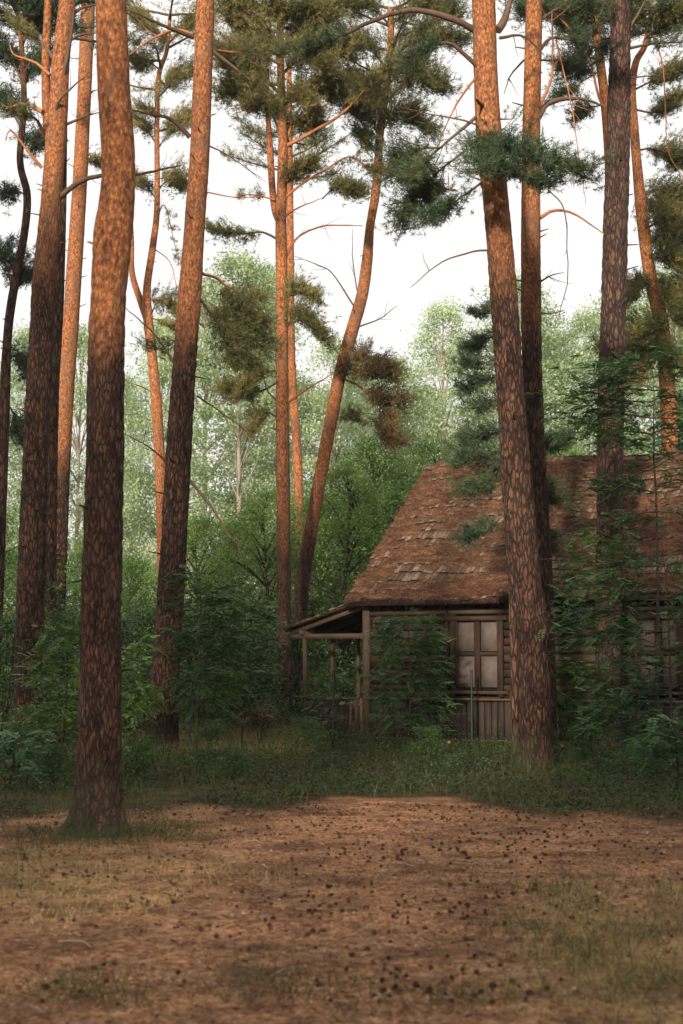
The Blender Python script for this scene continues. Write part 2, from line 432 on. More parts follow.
def pinnate(mb, base, dirn, L, pairs=6):
    """rowan leaves: a rachis with paired leaflets; base (n,3) dirn (n,3)"""
    n = len(base)
    up = np.tile([0, 0, 1.0], (n, 1)); s = norm(np.cross(dirn, up) + rand_unit(n) * 0.25)
    nn = norm(np.cross(s, dirn))
    allv = []
    for q in range(pairs + 1):
        t = 0.25 + 0.75 * q / pairs
        p = base + dirn * (L * t)[:, None] + np.array([0, 0, -1.0]) * (L * 0.32 * t * t)[:, None]
        for sg in ((-1, 1) if q < pairs else (0,)):
            ld = norm(s * sg * 0.95 + dirn * 0.45 - nn * 0.18 + rand_unit(n) * 0.12) if sg else norm(dirn - nn * 0.4)
            ll = (L * (0.30 - 0.08 * abs(t - 0.55)))[:, None]
            ws = norm(np.cross(ld, nn)); w = ll * 0.25
            allv.append(np.stack([p, p + ld * ll * 0.45 + ws * w, p + ld * ll, p + ld * ll * 0.45 - ws * w], 1))
    v = np.concatenate(allv, 0).reshape(-1, 3)
    mb.add(v, np.arange(len(v)).reshape(-1, 4))

def limb_path(pts, wob=0.03, n=None):
    p = np.asarray(pts, float)
    L = np.linalg.norm(np.diff(p, axis=0), axis=1).sum()
    n = n or max(6, int(L / 0.12))
    q = spline(p, n)
    w = np.cumsum(RNG.normal(size=(n, 3)) * wob, 0); w -= w[0]
    w *= np.linspace(0, 1, n)[:, None] ** 0.5 * 0.4
    return q + w

def foliate(nb, wb, path, r0, count, reach=0.55, start=0.35, ln=0.12, k=11, droop=0.0, w=0.0075):
    """side twigs with needle tufts on the outer part of a limb"""
    n = len(path)
    L = np.linalg.norm(np.diff(path, axis=0), axis=1).sum()
    ntw = max(3, int(count / 2.6)); reach *= 1.22
    cen, axs = [], []
    for _ in range(ntw):
        t = start + (1 - start) * random.random() ** 0.8
        i = min(n - 2, int(t * (n - 1)))
        o = path[i]; td = norm(path[i + 1] - path[max(0, i - 1)])
        side = norm(np.cross(td, [0, 0, 1.0]) + 1e-3) * random.choice((-1, 1))
        d = norm(td * random.uniform(0.3, 1.0) + side * random.uniform(0.2, 1.1) + np.array([0, 0, random.uniform(-0.35, 0.6) - droop]))
        ll = reach * random.uniform(0.4, 1.1) * (1.15 - 0.5 * t)
        e = o + d * ll + np.array([0, 0, 0.08 * ll])
        tp = limb_path([o, (o + e) / 2 + np.array([0, 0, -0.06 * ll]), e], 0.02, 5)
        wb.tube(tp, np.linspace(0.007, 0.003, 5), 4, cap=False)
        m_ = max(2, int(9 * random.uniform(0.6, 1.3)))
        for q in range(m_):
            s = random.uniform(0.25, 1.0)
            c = o + (e - o) * s + RNG.normal(size=3) * np.array([0.5, 0.5, 0.42]) * ll * 0.26
            cen.append(c); axs.append(norm(d + np.array([0, 0, 0.45]) + RNG.normal(size=3) * 0.35))
    tufts(nb, np.array(cen), np.array(axs), k=k, ln=ln, w=w)

# ------------------------------------------------------------------ pine trees
def trunk_mesh(path, rad, sides, plates, flare=0.35, seed=0.0, zoff=0.0):
    """tapering trunk with real relief on the bark"""
    n = len(path)
    ang = np.arange(sides) * 2 * np.pi / sides
    rr = np.repeat(rad[:, None], sides, 1)
    for i in range(n):
        z = path[i][2]
        fl = flare * math.exp(-max(z, 0) / 0.22)
        for k in range(sides):
            a = ang[k]
            root = 0.6 + 0.4 * math.sin(a * 5 + seed) * math.sin(a * 2 + seed * 2)
            f = 1 + fl * root
            f += 0.05 * mnoise.noise(Vector((math.cos(a) * 0.8, math.sin(a) * 0.8, z * 0.9 + seed)))
            if plates:
                q = Vector((math.cos(a) * 2.3 + seed, math.sin(a) * 2.3, z * 4.2))
                d = mnoise.voronoi(q + mnoise.noise_vector(q * 1.5) * 0.25)[0]
                lo = max(0.25, 1 - max(0, z - plates) / 3.0) if z > plates else 1.0
                f += 0.075 * lo * (min(0.35, d[1] - d[0]) / 0.35 - 0.6) + 0.02 * mnoise.noise(Vector((math.cos(a) * 6, math.sin(a) * 6, z * 9)))
            rr[i, k] = rad[i] * f
    return tube_arrays(path, rr, sides)

def pine(label, spec, base_y, bark, limbs=(), H=19.0, sides=28, ring=0.05, plates=4.0, crown='needles', group='Scots pines', Y=None,
         auto=14, auto_z=None, forks=(), stubs=10, limb_mat='limb_dark', name='pine_tree', auto_len=2.6, flare=0.35):
    Y = Y or gdepth(base_y)
    sc = Y / F
    pts = [np.append(P(x, y, Y), w * 0.5 * sc * 1.01) for x, y, w in spec]
    base = pts[0][:3].copy(); base[2] = 0
    if base_y is None or spec[0][1] < base_y - 1 or pts[0][2] > 0.05:      # run the stem down to the ground
        d = pts[0] - pts[1]
        k = pts[0][2] / max(0.01, -d[2]); b0 = pts[0] + d * k * 0.6; b0[2] = 0; b0[3] = pts[0][3] * 1.06
        pts.insert(0, b0); base = b0[:3].copy()
    pts[0][2] = -0.12; base[2] = 0
    top = pts[-1]
    if top[2] < H:
        d = top[:3] - pts[-2][:3]; d /= max(0.2, d[2])
        d[0] = max(-0.12, min(0.12, d[0])); d[1] = 0
        for q in (0.5, 1.0):
            e = top.copy(); e[:3] = top[:3] + d * (H - top[2]) * q; e[2] = top[2] + (H - top[2]) * q
            e[3] = top[3] * (1 - 0.8 * q) + 0.02; pts.append(e)
    pts = np.array(pts)
    Ltot = np.linalg.norm(np.diff(pts[:, :3], axis=0), axis=1).sum()
    zvis = top[2] + 1.5
    full = spline(pts, int(Ltot / ring))
    keep = [i for i in range(len(full)) if full[i][2] < zvis or i % 8 == 0 or i == len(full) - 1]
    full = full[keep]
    root = empty(name, base)
    tag(root, label, 'pine tree', group)
    loc = full[:, :3] - base
    seed = random.uniform(0, 50)
    v, f = trunk_mesh(loc, full[:, 3], sides, plates, seed=seed, flare=flare)
    tb = MB().add(v, f)
    # short snapped stubs stay part of the trunk
    for _ in range(stubs):
        i = random.randrange(int(len(full) * 0.12), int(len(full) * 0.8))
        a = random.uniform(0, 6.28); d = np.array([math.cos(a), math.sin(a), random.uniform(-0.1, 0.5)])
        o = loc[i] + d * full[i][3] * 0.8
        tb.tube([o, o + d * 0.07, o + d * random.uniform(0.12, 0.3)], [0.02, 0.014, 0.008], 5)
    tb.build('trunk', bark, root, smooth=True)
    for fk in forks:
        fp = np.array([np.append(P(x, y, Y + (0.15 if i else 0)), w * 0.5 * sc) for i, (x, y, w) in enumerate(fk)])
        if fp[-1][2] < H * 0.8:
            e = fp[-1].copy(); e[0] += (fp[-1][0] - fp[-2][0]) * 1.5; e[2] = H * 0.8; e[3] *= 0.4; fp = np.vstack([fp, e])
        q = spline(fp, 60); q[:, :3] -= base
        v, f = trunk_mesh(q[:, :3], q[:, 3], 16, 0, flare=0, seed=seed)
        MB().add(v, f).build('forked_stem', bark, root, smooth=True)
    nb, wb, rb = MB(), MB(), MB()
    for L in limbs:
        px, r0, cnt, dY = L[:4]; opt = L[4] if len(L) > 4 else {}
        k = len(px)
        lp = [P(x, y, Y + dY * i / (k - 1)) - base for i, (x, y) in enumerate(px)]
        path = limb_path(lp, opt.get('wob', 0.018))
        mt = M[opt.get('mat', limb_mat)]
        bb = MB().tube(path, np.linspace(r0, max(0.005, r0 * 0.25), len(path)), 7)
        # bare side twigs
        for _ in range(opt.get('twigs', max(3, len(path) // 3))):
            i = random.randrange(len(path) // 4, len(path) - 1)
            d = norm(path[i + 1] - path[i]) + RNG.normal(size=3) * 0.55; d = norm(d); ll = random.uniform(0.15, 0.6) * opt.get('tl', 1)
            tp = limb_path([path[i], path[i] + d * ll * 0.5 + [0, 0, -0.03], path[i] + d * ll], 0.03, 5)
            bb.tube(tp, np.linspace(0.007, 0.002, 5), 4, cap=False)
        bb.build('branch', mt, root, smooth=True)
        if cnt: foliate(rb if opt.get('rusty') else nb, wb, path, r0, cnt, opt.get('reach', 0.55), opt.get('start', 0.35), opt.get('ln', 0.12 if Y > 27 else 0.10), opt.get('k', 11 if Y > 27 else 18), w=0.0075 if Y > 27 else 0.0042)
    # the crown above
    az = auto_z if auto_z is not None else max(H * 0.62, top[2] + 0.6)
    for q in range(auto):
        z = az + (H - az) * (q + random.random() * 0.6) / auto
        i = int(np.argmin(abs(loc[:, 2] - z))); o = loc[i]
        a = q * 2.4 + random.random(); ll = auto_len * (1 - 0.65 * (z - az) / (H - az + 0.1)) * random.uniform(0.65, 1.1)
        d = np.array([math.cos(a), math.sin(a), 0])
        path = limb_path([o, o + d * ll * 0.5 + [0, 0, 0.12 * ll], o + d * ll + [0, 0, 0.3 * ll]], 0.03)
        wb.tube(path, np.linspace(0.045, 0.01, len(path)), 5, cap=False)
        foliate(nb, wb, path, 0.04, 45, 0.8, 0.25, 0.13, 9)
    if wb.v: wb.build('twigs', M['twig'], root)['kind'] = 'stuff'
    if rb.v: rb.build('crown', M['needles_rusty'], root)
    if nb.v: nb.build('crown', M[crown], root)
    return root

# ------------------------------------------------------------------ the pines of the photograph
B = {
 'near': bark_mat('bark_near_pine', 4.2, 5.0, 0.85, scale=27),
 'warm': bark_mat('bark_orange_top', 6.4, 7.6, 0.80, scale=18),
 'left': bark_mat('bark_left_pine', 8.0, 10.5, 0.80, scale=18),
 'mid': bark_mat('bark_centre_pine', 3.5, 7.5, 0.85, scale=27),
 'right': bark_mat('bark_red_pine', 6.8, 9.0, 0.80, scale=18),
 'bright': bark_mat('bark_bright_orange', -1.0, 1.0, 0.95, scale=18),
 'grey': bark_mat('bark_grey_pine', 60, 70, 1.0, scale=17, low=((0.035, 0.024, 0.021), (0.10, 0.063, 0.052), (0.18, 0.122, 0.100))),
 'dark': bark_mat('bark_dark_pine', 14, 18, 0.8, scale=13),  # dark plates nearly up to the crown
}
pine('thick near pine, dark plated below and orange above, standing alone in the clearing',
     [(98, 833, 46), (99, 800, 44), (100, 700, 41), (102, 580, 39), (105, 440, 37), (106.5, 340, 36), (109, 290, 35), (113, 235, 39), (118, 190, 35), (118, 150, 34), (114, 90, 33), (111, 8, 32)],
     833, B['near'], H=19, sides=96, ring=0.03, plates=4.4, flare=0.75, stubs=5)

pine('tall straight pine leaning slightly right, next to the near pine on its right',
     [(162, 756, 32), (163, 720, 30), (166, 660, 28), (173, 560, 26), (180, 430, 25), (190, 290, 23), (195, 220, 21), (200, 150, 20), (205, 10, 19)],
     756, B['warm'], H=20, sides=64, ring=0.045, plates=7, stubs=14, limbs=[
     ([(210, 50), (228, 52), (262, 54), (292, 50)], 0.035, 110, 1.5, dict(mat='limb_orange', reach=0.7)),
     ([(211, 50), (235, 68), (262, 88), (280, 110)], 0.035, 60, 0.5),
     ([(190, 137), (170, 119), (150, 114), (131, 111)], 0.045, 0, -0.6),
     ([(193, 35), (175, 30), (150, 40), (127, 56)], 0.035, 0, 0.5, dict(mat='limb_orange')),
     ([(193, 37), (160, 24), (126, 10)], 0.045, 0, -1.0),
     ([(207, 145), (228, 155), (262, 178)], 0.016, 0, 0.4),
     ([(206, 192), (235, 197), (264, 195)], 0.014, 0, 0.4, dict(mat='limb_orange')),
     ([(178, 369), (152, 332), (126, 309)], 0.028, 0, 0.8),
     ([(197, 396), (217, 410), (252, 437)], 0.018, 0, 0.8),
     ([(188, 478), (210, 505), (226, 530), (242, 556)], 0.030, 10, -1.0),
     ([(176, 470), (150, 448), (122, 434)], 0.022, 0, -0.8),
     ([(201, 273), (222, 282), (245, 312), (268, 350)], 0.028, 230, 1.5, dict(mat='limb_orange', reach=0.75)),
     ([(201, 300), (222, 330), (250, 372)], 0.022, 190, 1.2, dict(reach=0.7)),
     ([(184, 330), (170, 345), (150, 352)], 0.014, 20, 0.5)])

pine('thick forked pine close to the left border, splitting into two orange stems',
     [(27, 750, 30), (28, 700, 28), (32, 560, 27), (37, 420, 25), (44, 290, 24), (51, 205, 21), (55, 150, 21), (59, 100, 19), (61, 60, 18), (67, 6, 17)],
     750, B['left'], H=19, sides=64, ring=0.045, plates=8, stubs=10,
     forks=[[(53, 150, 14), (47, 112, 10), (46, 60, 9), (48, 6, 8)]], limbs=[
     ([(55, 60), (42, 42), (28, 32), (10, 14)], 0.05, 60, 0.5),
     ([(50, 75), (35, 62), (14, 54), (10, 44)], 0.035, 0, 0.4, dict(mat='limb_orange')),
     ([(43, 112), (25, 105), (3, 109)], 0.05, 0, 0.4, dict(mat='limb_orange')),
     ([(44, 135), (35, 118), (8, 108)], 0.035, 30, -0.6),
     ([(42, 168), (25, 148), (10, 130), (5, 140)], 0.035, 0, -0.5, dict(mat='limb_orange')),
     ([(60, 197), (80, 182), (105, 175), (150, 174), (186, 168)], 0.055, 0, -1.5, dict(wob=0.02)),
     ([(60, 92), (68, 50), (74, 8)], 0.05, 0, -0.5),
     ([(55, 125), (58, 104), (70, 90), (86, 76)], 0.035, 0, -0.7),
     ([(67, 124), (85, 117), (102, 112)], 0.03, 0, 0.4),
     ([(70, 40), (82, 35), (97, 33)], 0.035, 0, 0.3),
     ([(71, 14), (82, 8), (100, 5)], 0.035, 0, 0.3)])

pine('slim straight pine with pale orange upper trunk between the forked pine and the near pine',
     [(54, 640, 21), (57, 570, 19), (63, 430, 18), (73, 290, 16), (80, 180, 15), (84, 100, 14), (88, 10, 14)],
     722, B['warm'], Y=gdepth(722), H=22, sides=32, ring=0.08, plates=8, stubs=22, limbs=[
     ([(87, 100), (93, 92), (100, 90)], 0.04, 0, 0.3, dict(mat='limb_orange')),
     ([(80, 165), (92, 160), (102, 166)], 0.03, 60, 0.3),
     ([(84, 60), (74, 58), (68, 56)], 0.02, 0, 0.3)])

pine('dark narrow pine half hidden behind the forked pine at the left border',
     [(49, 700, 13), (50, 560, 13), (53, 400, 12), (59, 300, 10), (62, 200, 9), (64, 60, 8)],
     730, B['dark'], Y=gdepth(730), H=19, sides=24, ring=0.1, plates=9, stubs=6)

pine('crooked thin pine at the very left border with dark green needles above it',
     [(4, 420, 11), (7, 345, 9), (12, 300, 9), (24, 235, 8), (27, 195, 8), (20, 160, 7), (24, 100, 6), (20, 20, 5)],
     None, B['dark'], Y=31, H=16, sides=20, ring=0.1, plates=0, stubs=4, crown='needles_dark', limbs=[
     ([(25, 195), (15, 190), (4, 200)], 0.02, 60, 0.5),
     ([(22, 150), (30, 140), (40, 150)], 0.02, 110, 0.5, dict(reach=0.8)),
     ([(22, 130), (10, 110), (2, 100)], 0.025, 220, 0.5, dict(reach=1.0)),
     ([(23, 90), (32, 70), (42, 62)], 0.025, 200, 0.4, dict(reach=0.9)),
     ([(22, 80), (12, 60), (3, 50)], 0.025, 220, 0.4, dict(reach=1.0)),
     ([(21, 50), (30, 28), (38, 12)], 0.025, 200, 0.4, dict(reach=0.9)),
     ([(12, 300), (20, 280), (32, 275)], 0.02, 120, 0.4, dict(reach=0.8)),
     ([(12, 290), (5, 260), (2, 250)], 0.02, 140, 0.4, dict(reach=0.8)),
     ([(8, 345), (18, 352), (30, 372)], 0.02, 130, 0.4, dict(reach=0.8)),
     ([(5, 400), (12, 410), (28, 440)], 0.02, 150, 0.4, dict(reach=0.9))])

pine('thin bright orange pine with forked stem, seen between the two tall pines on the left',
     [(163, 560, 12), (160, 470, 11), (157, 410, 11), (152, 355, 10), (148, 318, 10), (147, 288, 8), (153, 245, 7), (157, 205, 6), (157, 120, 5), (159, 75, 5), (167, 50, 4), (170, 15, 4)],
     None, B['bright'], Y=43, H=18, sides=24, ring=0.09, plates=0, stubs=5,
     forks=[[(149, 325, 8), (141, 302, 7), (132, 272, 6), (131, 230, 5), (122, 150, 4)]], limbs=[
     ([(150, 316), (160, 300), (176, 310)], 0.03, 143, 0.5, dict(reach=1.0)),
     ([(150, 318), (165, 322), (178, 330)], 0.02, 70, 0.5),
     ([(156, 250), (170, 262), (178, 290)], 0.02, 0, 0.5, dict(mat='limb_orange')),
     ([(154, 235), (165, 205), (180, 262)], 0.025, 30, 0.5, dict(mat='limb_orange')),
     ([(157, 200), (145, 185), (134, 180)], 0.03, 169, 0.5, dict(reach=1.0)),
     ([(157, 190), (170, 180), (183, 186)], 0.03, 195, 0.5, dict(reach=1.0)),
     ([(157, 150), (170, 130), (185, 120)], 0.03, 221, 0.5, dict(reach=1.0)),
     ([(157, 145), (147, 130), (136, 120)], 0.03, 143, 0.5, dict(reach=1.0)),
     ([(157, 95), (172, 80), (186, 75)], 0.03, 221, 0.5, dict(reach=1.0)),
     ([(160, 70), (148, 62), (136, 66)], 0.03, 143, 0.5, dict(reach=1.0)),
     ([(168, 45), (180, 30), (200, 20)], 0.03, 260, 0.5, dict(reach=1.0)),
     ([(168, 40), (150, 25), (138, 15)], 0.03, 195, 0.5, dict(reach=1.0)),
     ([(155, 395), (145, 388), (128, 382)], 0.02, 0, 0.3)])

pine('slender pine with many curved boughs and olive needles, rising just left of the porch',
     [(286, 728, 15), (285, 690, 14), (284, 620, 14), (283.5, 540, 14), (282.5, 430, 13.5), (282, 350, 12.5), (281.5, 280, 12), (281, 215, 11), (283, 150, 10), (281, 90, 8), (280, 6, 7)],
     728, B['mid'], H=17, sides=40, ring=0.07, plates=5, stubs=8, flare=0.7,
     forks=[[(281, 225, 8), (274, 205, 7), (270, 150, 7), (268, 115, 5), (264, 60, 4)]], limbs=[
     ([(285, 145), (295, 118), (310, 95), (324, 86)], 0.045, 150, 0.8, dict(mat='limb_orange', start=0.6, reach=0.9)),
     ([(286, 146), (310, 133), (342, 113), (368, 88), (398, 62)], 0.055, 170, -0.8, dict(mat='limb_orange', start=0.55, reach=0.9)),
     ([(282, 140), (272, 115), (256, 105), (240, 96)], 0.04, 130, 0.6, dict(reach=0.9)),
     ([(283, 199), (308, 180), (330, 168), (348, 158), (361, 165), (376, 174), (396, 171)], 0.035, 60, -0.6, dict(mat='limb_orange', start=0.5)),
     ([(285, 185), (298, 172), (312, 165)], 0.03, 150, -0.4, dict(reach=0.7, start=0.1)),
     ([(283, 217), (300, 207), (322, 199)], 0.03, 0, -0.4, dict(mat='limb_orange')),
     ([(322, 199), (335, 188), (358, 190)], 0.02, 190, -0.4, dict(reach=0.7)),
     ([(283, 265), (292, 245), (303, 234), (325, 226), (365, 225)], 0.04, 0, 0.6, dict(mat='limb_orange')),
     ([(275, 200), (256, 195), (238, 197)], 0.025, 20, 0.4, dict(mat='limb_orange')),
     ([(279, 240), (262, 232), (240, 233), (210, 228)], 0.035, 110, 0.6, dict(reach=0.7)),
     ([(284, 405), (305, 390), (335, 372)], 0.04, 0, -0.4, dict(mat='limb_orange', twigs=1)),
     ([(280, 405), (268, 390), (264, 372)], 0.03, 0, 0.3),
     ([(284, 330), (300, 315), (324, 338)], 0.035, 260, -0.5, dict(reach=0.75, start=0.1)),
     ([(284, 300), (298, 290), (318, 300)], 0.03, 160, -0.3, dict(reach=0.6, start=0.1)),
     ([(280, 350), (262, 340), (236, 330)], 0.04, 260, -0.5, dict(reach=0.8, start=0.2)),
     ([(280, 370), (258, 375), (240, 395)], 0.035, 190, -0.5, dict(reach=0.7, start=0.2)),
     ([(280, 300), (262, 296), (240, 306)], 0.035, 130, 0.3, dict(reach=0.7, start=0.3)),
     ([(280, 420), (266, 412), (252, 430)], 0.03, 120, -0.5, dict(reach=0.6, start=0.2)),
     ([(281, 95), (255, 70), (226, 60)], 0.05, 330, -0.5, dict(reach=1.0, start=0.2)),
     ([(281, 75), (300, 60), (328, 66)], 0.05, 330, -0.6, dict(reach=1.0, start=0.1)),
     ([(281, 60), (262, 38), (236, 25)], 0.045, 300, 0.5, dict(reach=1.0, start=0.2)),
     ([(281, 45), (300, 28), (330, 20)], 0.045, 330, 0.5, dict(reach=1.0, start=0.1)),
     ([(281, 110), (292, 98), (312, 106)], 0.03, 240, -0.5, dict(reach=0.8, start=0.1)),
     ([(281, 115), (266, 100), (246, 108)], 0.03, 200, -0.3, dict(reach=0.8, start=0.1)),
     ([(281, 30), (290, 15), (305, 3)], 0.04, 240, -0.8, dict(reach=1.0, start=0.1)),
     ([(281, 20), (262, 8), (230, 4)], 0.04, 240, -0.3, dict(reach=1.0, start=0.1)),
     ([(281, 50), (315, 45), (352, 52)], 0.04, 300, 0.6, dict(reach=1.0, start=0.2)),
     ([(281, 85), (250, 85), (222, 92)], 0.04, 280, 0.6, dict(reach=1.0, start=0.2)),
     ([(281, 100), (310, 88), (345, 92)], 0.04, 280, 0.5, dict(reach=1.0, start=0.2)),
     ([(281, 65), (248, 50), (218, 48)], 0.04, 260, 0.6, dict(reach=1.0, start=0.2)),
     ([(281, 125), (295, 122), (318, 128)], 0.03, 200, 0.4, dict(reach=0.8, start=0.2)),
     ([(282, 330), (250, 318), (218, 316)], 0.03, 230, 0.5, dict(reach=0.9, start=0.3)),
     ([(282, 380), (256, 392), (226, 388)], 0.03, 170, 0.5, dict(reach=0.8, start=0.4))])

pine('crooked pine leaning strongly right, with a rusty needle clump halfway up',
     [(302, 590, 14), (306, 560, 14), (321, 473, 13), (331, 419, 13), (340, 375, 13), (352, 331, 13), (362, 296, 12), (367, 262, 11), (370, 227, 9), (376, 190, 9), (380, 135, 8), (386, 90, 8), (391, 40, 7), (390, 8, 6)],
     None, B['mid'], Y=37, H=16, sides=32, ring=0.08, plates=5, stubs=10, limbs=[
     ([(355, 328), (378, 320), (396, 307)], 0.028, 0, -0.4),
     ([(354, 306), (332, 275), (318, 267), (291, 258)], 0.025, 0, 0.3),
     ([(357, 290), (353, 265), (352, 230)], 0.02, 0, 0.3),
     ([(345, 360), (362, 358), (394, 374)], 0.04, 280, -0.5, dict(reach=0.8, start=0.1, rusty=1)),
     ([(341, 378), (362, 388), (382, 408), (402, 440)], 0.04, 120, -0.8, dict(mat='limb_orange', reach=0.7, start=0.3, rusty=1)),
     ([(345, 365), (360, 372), (380, 372)], 0.03, 160, -0.9, dict(reach=0.9, start=0.1, rusty=1)),
     ([(370, 396), (385, 398), (402, 402)], 0.02, 150, -0.5, dict(reach=0.7, start=0.1, rusty=1)),
     ([(380, 408), (380, 420), (388, 446)], 0.02, 130, -0.5, dict(reach=0.7, start=0.2, rusty=1)),
     ([(332, 418), (345, 417), (360, 418)], 0.02, 40, -0.3, dict(reach=0.5)),
     ([(379, 160), (372, 148), (362, 130)], 0.03, 120, -0.5, dict(reach=0.7)),
     ([(380, 140), (370, 118), (352, 108)], 0.035, 260, -0.5, dict(reach=0.9, start=0.1)),
     ([(384, 112), (370, 90), (348, 78)], 0.035, 260, -0.5, dict(reach=0.9, start=0.1)),
     ([(380, 130), (400, 115), (430, 128)], 0.035, 320, -0.4, dict(reach=0.9, start=0.1)),
     ([(384, 105), (410, 80), (444, 84)], 0.04, 360, -0.4, dict(reach=1.0, start=0.1)),
     ([(388, 70), (365, 45), (342, 44)], 0.035, 240, -0.4, dict(reach=0.9, start=0.1)),
     ([(388, 66), (415, 38), (458, 38)], 0.04, 360, -0.4, dict(reach=1.0, start=0.1)),
     ([(376, 185), (392, 165), (420, 176)], 0.03, 220, -0.4, dict(reach=0.8, start=0.1)),
     ([(390, 25), (370, 8), (340, 4)], 0.04, 200, -0.4, dict(reach=1.0, start=0.1)),
     ([(390, 25), (420, 6), (455, 8)], 0.04, 300, -0.4, dict(reach=1.0, start=0.1))])
pine('straight salmon orange pine without low boughs, just right of the slender centre pine',
     [(299, 600, 10), (299, 520, 9.5), (297, 450, 9), (293, 390, 8.5), (291, 340, 8), (290, 200, 7), (289, 60, 5)],
     None, B['bright'], Y=44, H=19, sides=24, ring=0.1, plates=0, stubs=2, auto_z=17)

pine('big reddish pine right of the cabin window, its plated trunk bending left towards the top',
     [(535, 769, 34), (535, 730, 32), (534, 640, 31), (525, 580, 32), (520, 520, 31), (511, 400, 28), (503, 285, 27), (496, 200, 26), (490, 150, 26), (486, 80, 25), (484, 10, 24)],
     769, B['right'], H=19, sides=80, ring=0.04, plates=7, stubs=6, crown='needles_dark', limbs=[
     ([(474, 30), (455, 20), (415, 10), (380, 18), (330, 40), (300, 55)], 0.055, 60, -1.0, dict(start=0.7, wob=0.02)),
     ([(483, 72), (465, 55), (448, 43), (425, 52), (410, 70)], 0.04, 80, -0.8, dict(start=0.6)),
     ([(487, 108), (481, 103), (476, 96)], 0.05, 0, -0.5, dict(twigs=0)),
     ([(487, 132), (465, 122), (400, 110)], 0.018, 0, -0.4),
     ([(482, 112), (462, 130), (434, 155), (415, 178)], 0.032, 60, -0.6, dict(start=0.6)),
     ([(478, 75), (456, 105), (438, 148)], 0.022, 0, -0.3, dict(mat='limb_orange')),
     ([(495, 250), (470, 252), (440, 263), (411, 286)], 0.018, 0, -0.6, dict(twigs=1)),
     ([(492, 138), (500, 145), (530, 158), (588, 172)], 0.035, 260, -1.6, dict(reach=0.65, start=0.02)),
     ([(490, 130), (486, 148), (480, 175)], 0.03, 120, -1.5, dict(reach=0.55, start=0.1)),
     ([(492, 150), (510, 168), (545, 182)], 0.03, 140, -1.3, dict(reach=0.5, start=0.05)),
     ([(488, 178), (455, 203), (428, 222)], 0.022, 90, -0.7, dict(reach=0.6)),
     ([(466, 150), (430, 180), (398, 220)], 0.02, 150, 0.4, dict(reach=0.7, start=0.2)),
     ([(440, 148), (418, 150), (396, 178)], 0.02, 110, 0.4, dict(reach=0.7, start=0.2)),
     ([(455, 190), (440, 190), (425, 200)], 0.02, 80, 0.4, dict(reach=0.6, start=0.1)),
     ([(498, 30), (506, 16), (516, -30)], 0.07, 0, 0.2, dict(twigs=0)),
     ([(500, 38), (523, 36), (545, 56)], 0.028, 0, 0.6)])

pine('straight pine with bright orange upper trunk directly behind the big reddish pine by the window',
     [(545, 757, 24), (544, 680, 24), (541, 580, 23), (537, 500, 22), (533, 400, 20), (531, 290, 20), (531, 150, 18.5), (533, 60, 17.5), (534, 8, 17)],
     757, B['right'], H=20, sides=56, ring=0.05, plates=7, stubs=8, crown='needles_dark', limbs=[
     ([(538, 118), (548, 104), (568, 99), (590, 101), (606, 108)], 0.06, 0, 0.6),
     ([(540, 106), (552, 72), (552, 12)], 0.03, 0, -0.3, dict(mat='limb_orange')),
     ([(540, 50), (553, 37), (580, 42), (610, 52)], 0.035, 60, 0.6),
     ([(540, 218), (555, 210), (575, 214), (603, 233)], 0.035, 0, 0.5, dict(mat='limb_orange', twigs=0)),
     ([(540, 282), (550, 276), (563, 273)], 0.018, 0, -0.4),
     ([(541, 313), (553, 313), (566, 309)], 0.018, 0, -0.4),
     ([(556, 40), (566, 80), (575, 130), (583, 205)], 0.014, 0, -0.3, dict(mat='limb_orange')),
     ([(548, 190), (562, 205), (567, 225), (568, 250), (570, 282), (563, 310), (557, 331)], 0.013, 0, -0.6, dict(twigs=3, tl=0.5)),
     ([(524, 60), (512, 75), (505, 95)], 0.02, 0, 0.5),
     ([(540, 20), (560, 8), (590, 5)], 0.03, 170, 1.2, dict(reach=0.8)),
     ([(540, 60), (562, 62), (585, 75)], 0.02, 110, 1.2, dict(reach=0.7))])

pine('grey brown pine with an even straight trunk rising through the rowan leaves',
     [(608, 750, 26), (608, 700, 25), (609, 560, 25.5), (611, 400, 26), (614, 290, 25.5), (618, 140, 24), (621, 10, 20)],
     752, B['grey'], H=20, sides=64, ring=0.045, plates=14, stubs=16, crown='needles_dark', limbs=[
     ([(630, 48), (660, 43), (690, 42)], 0.03, 30, 0.6),
     ([(629, 78), (645, 77), (660, 76)], 0.02, 0, 0.3),
     ([(628, 30), (640, 10), (650, -5)], 0.03, 0, 0.3)])

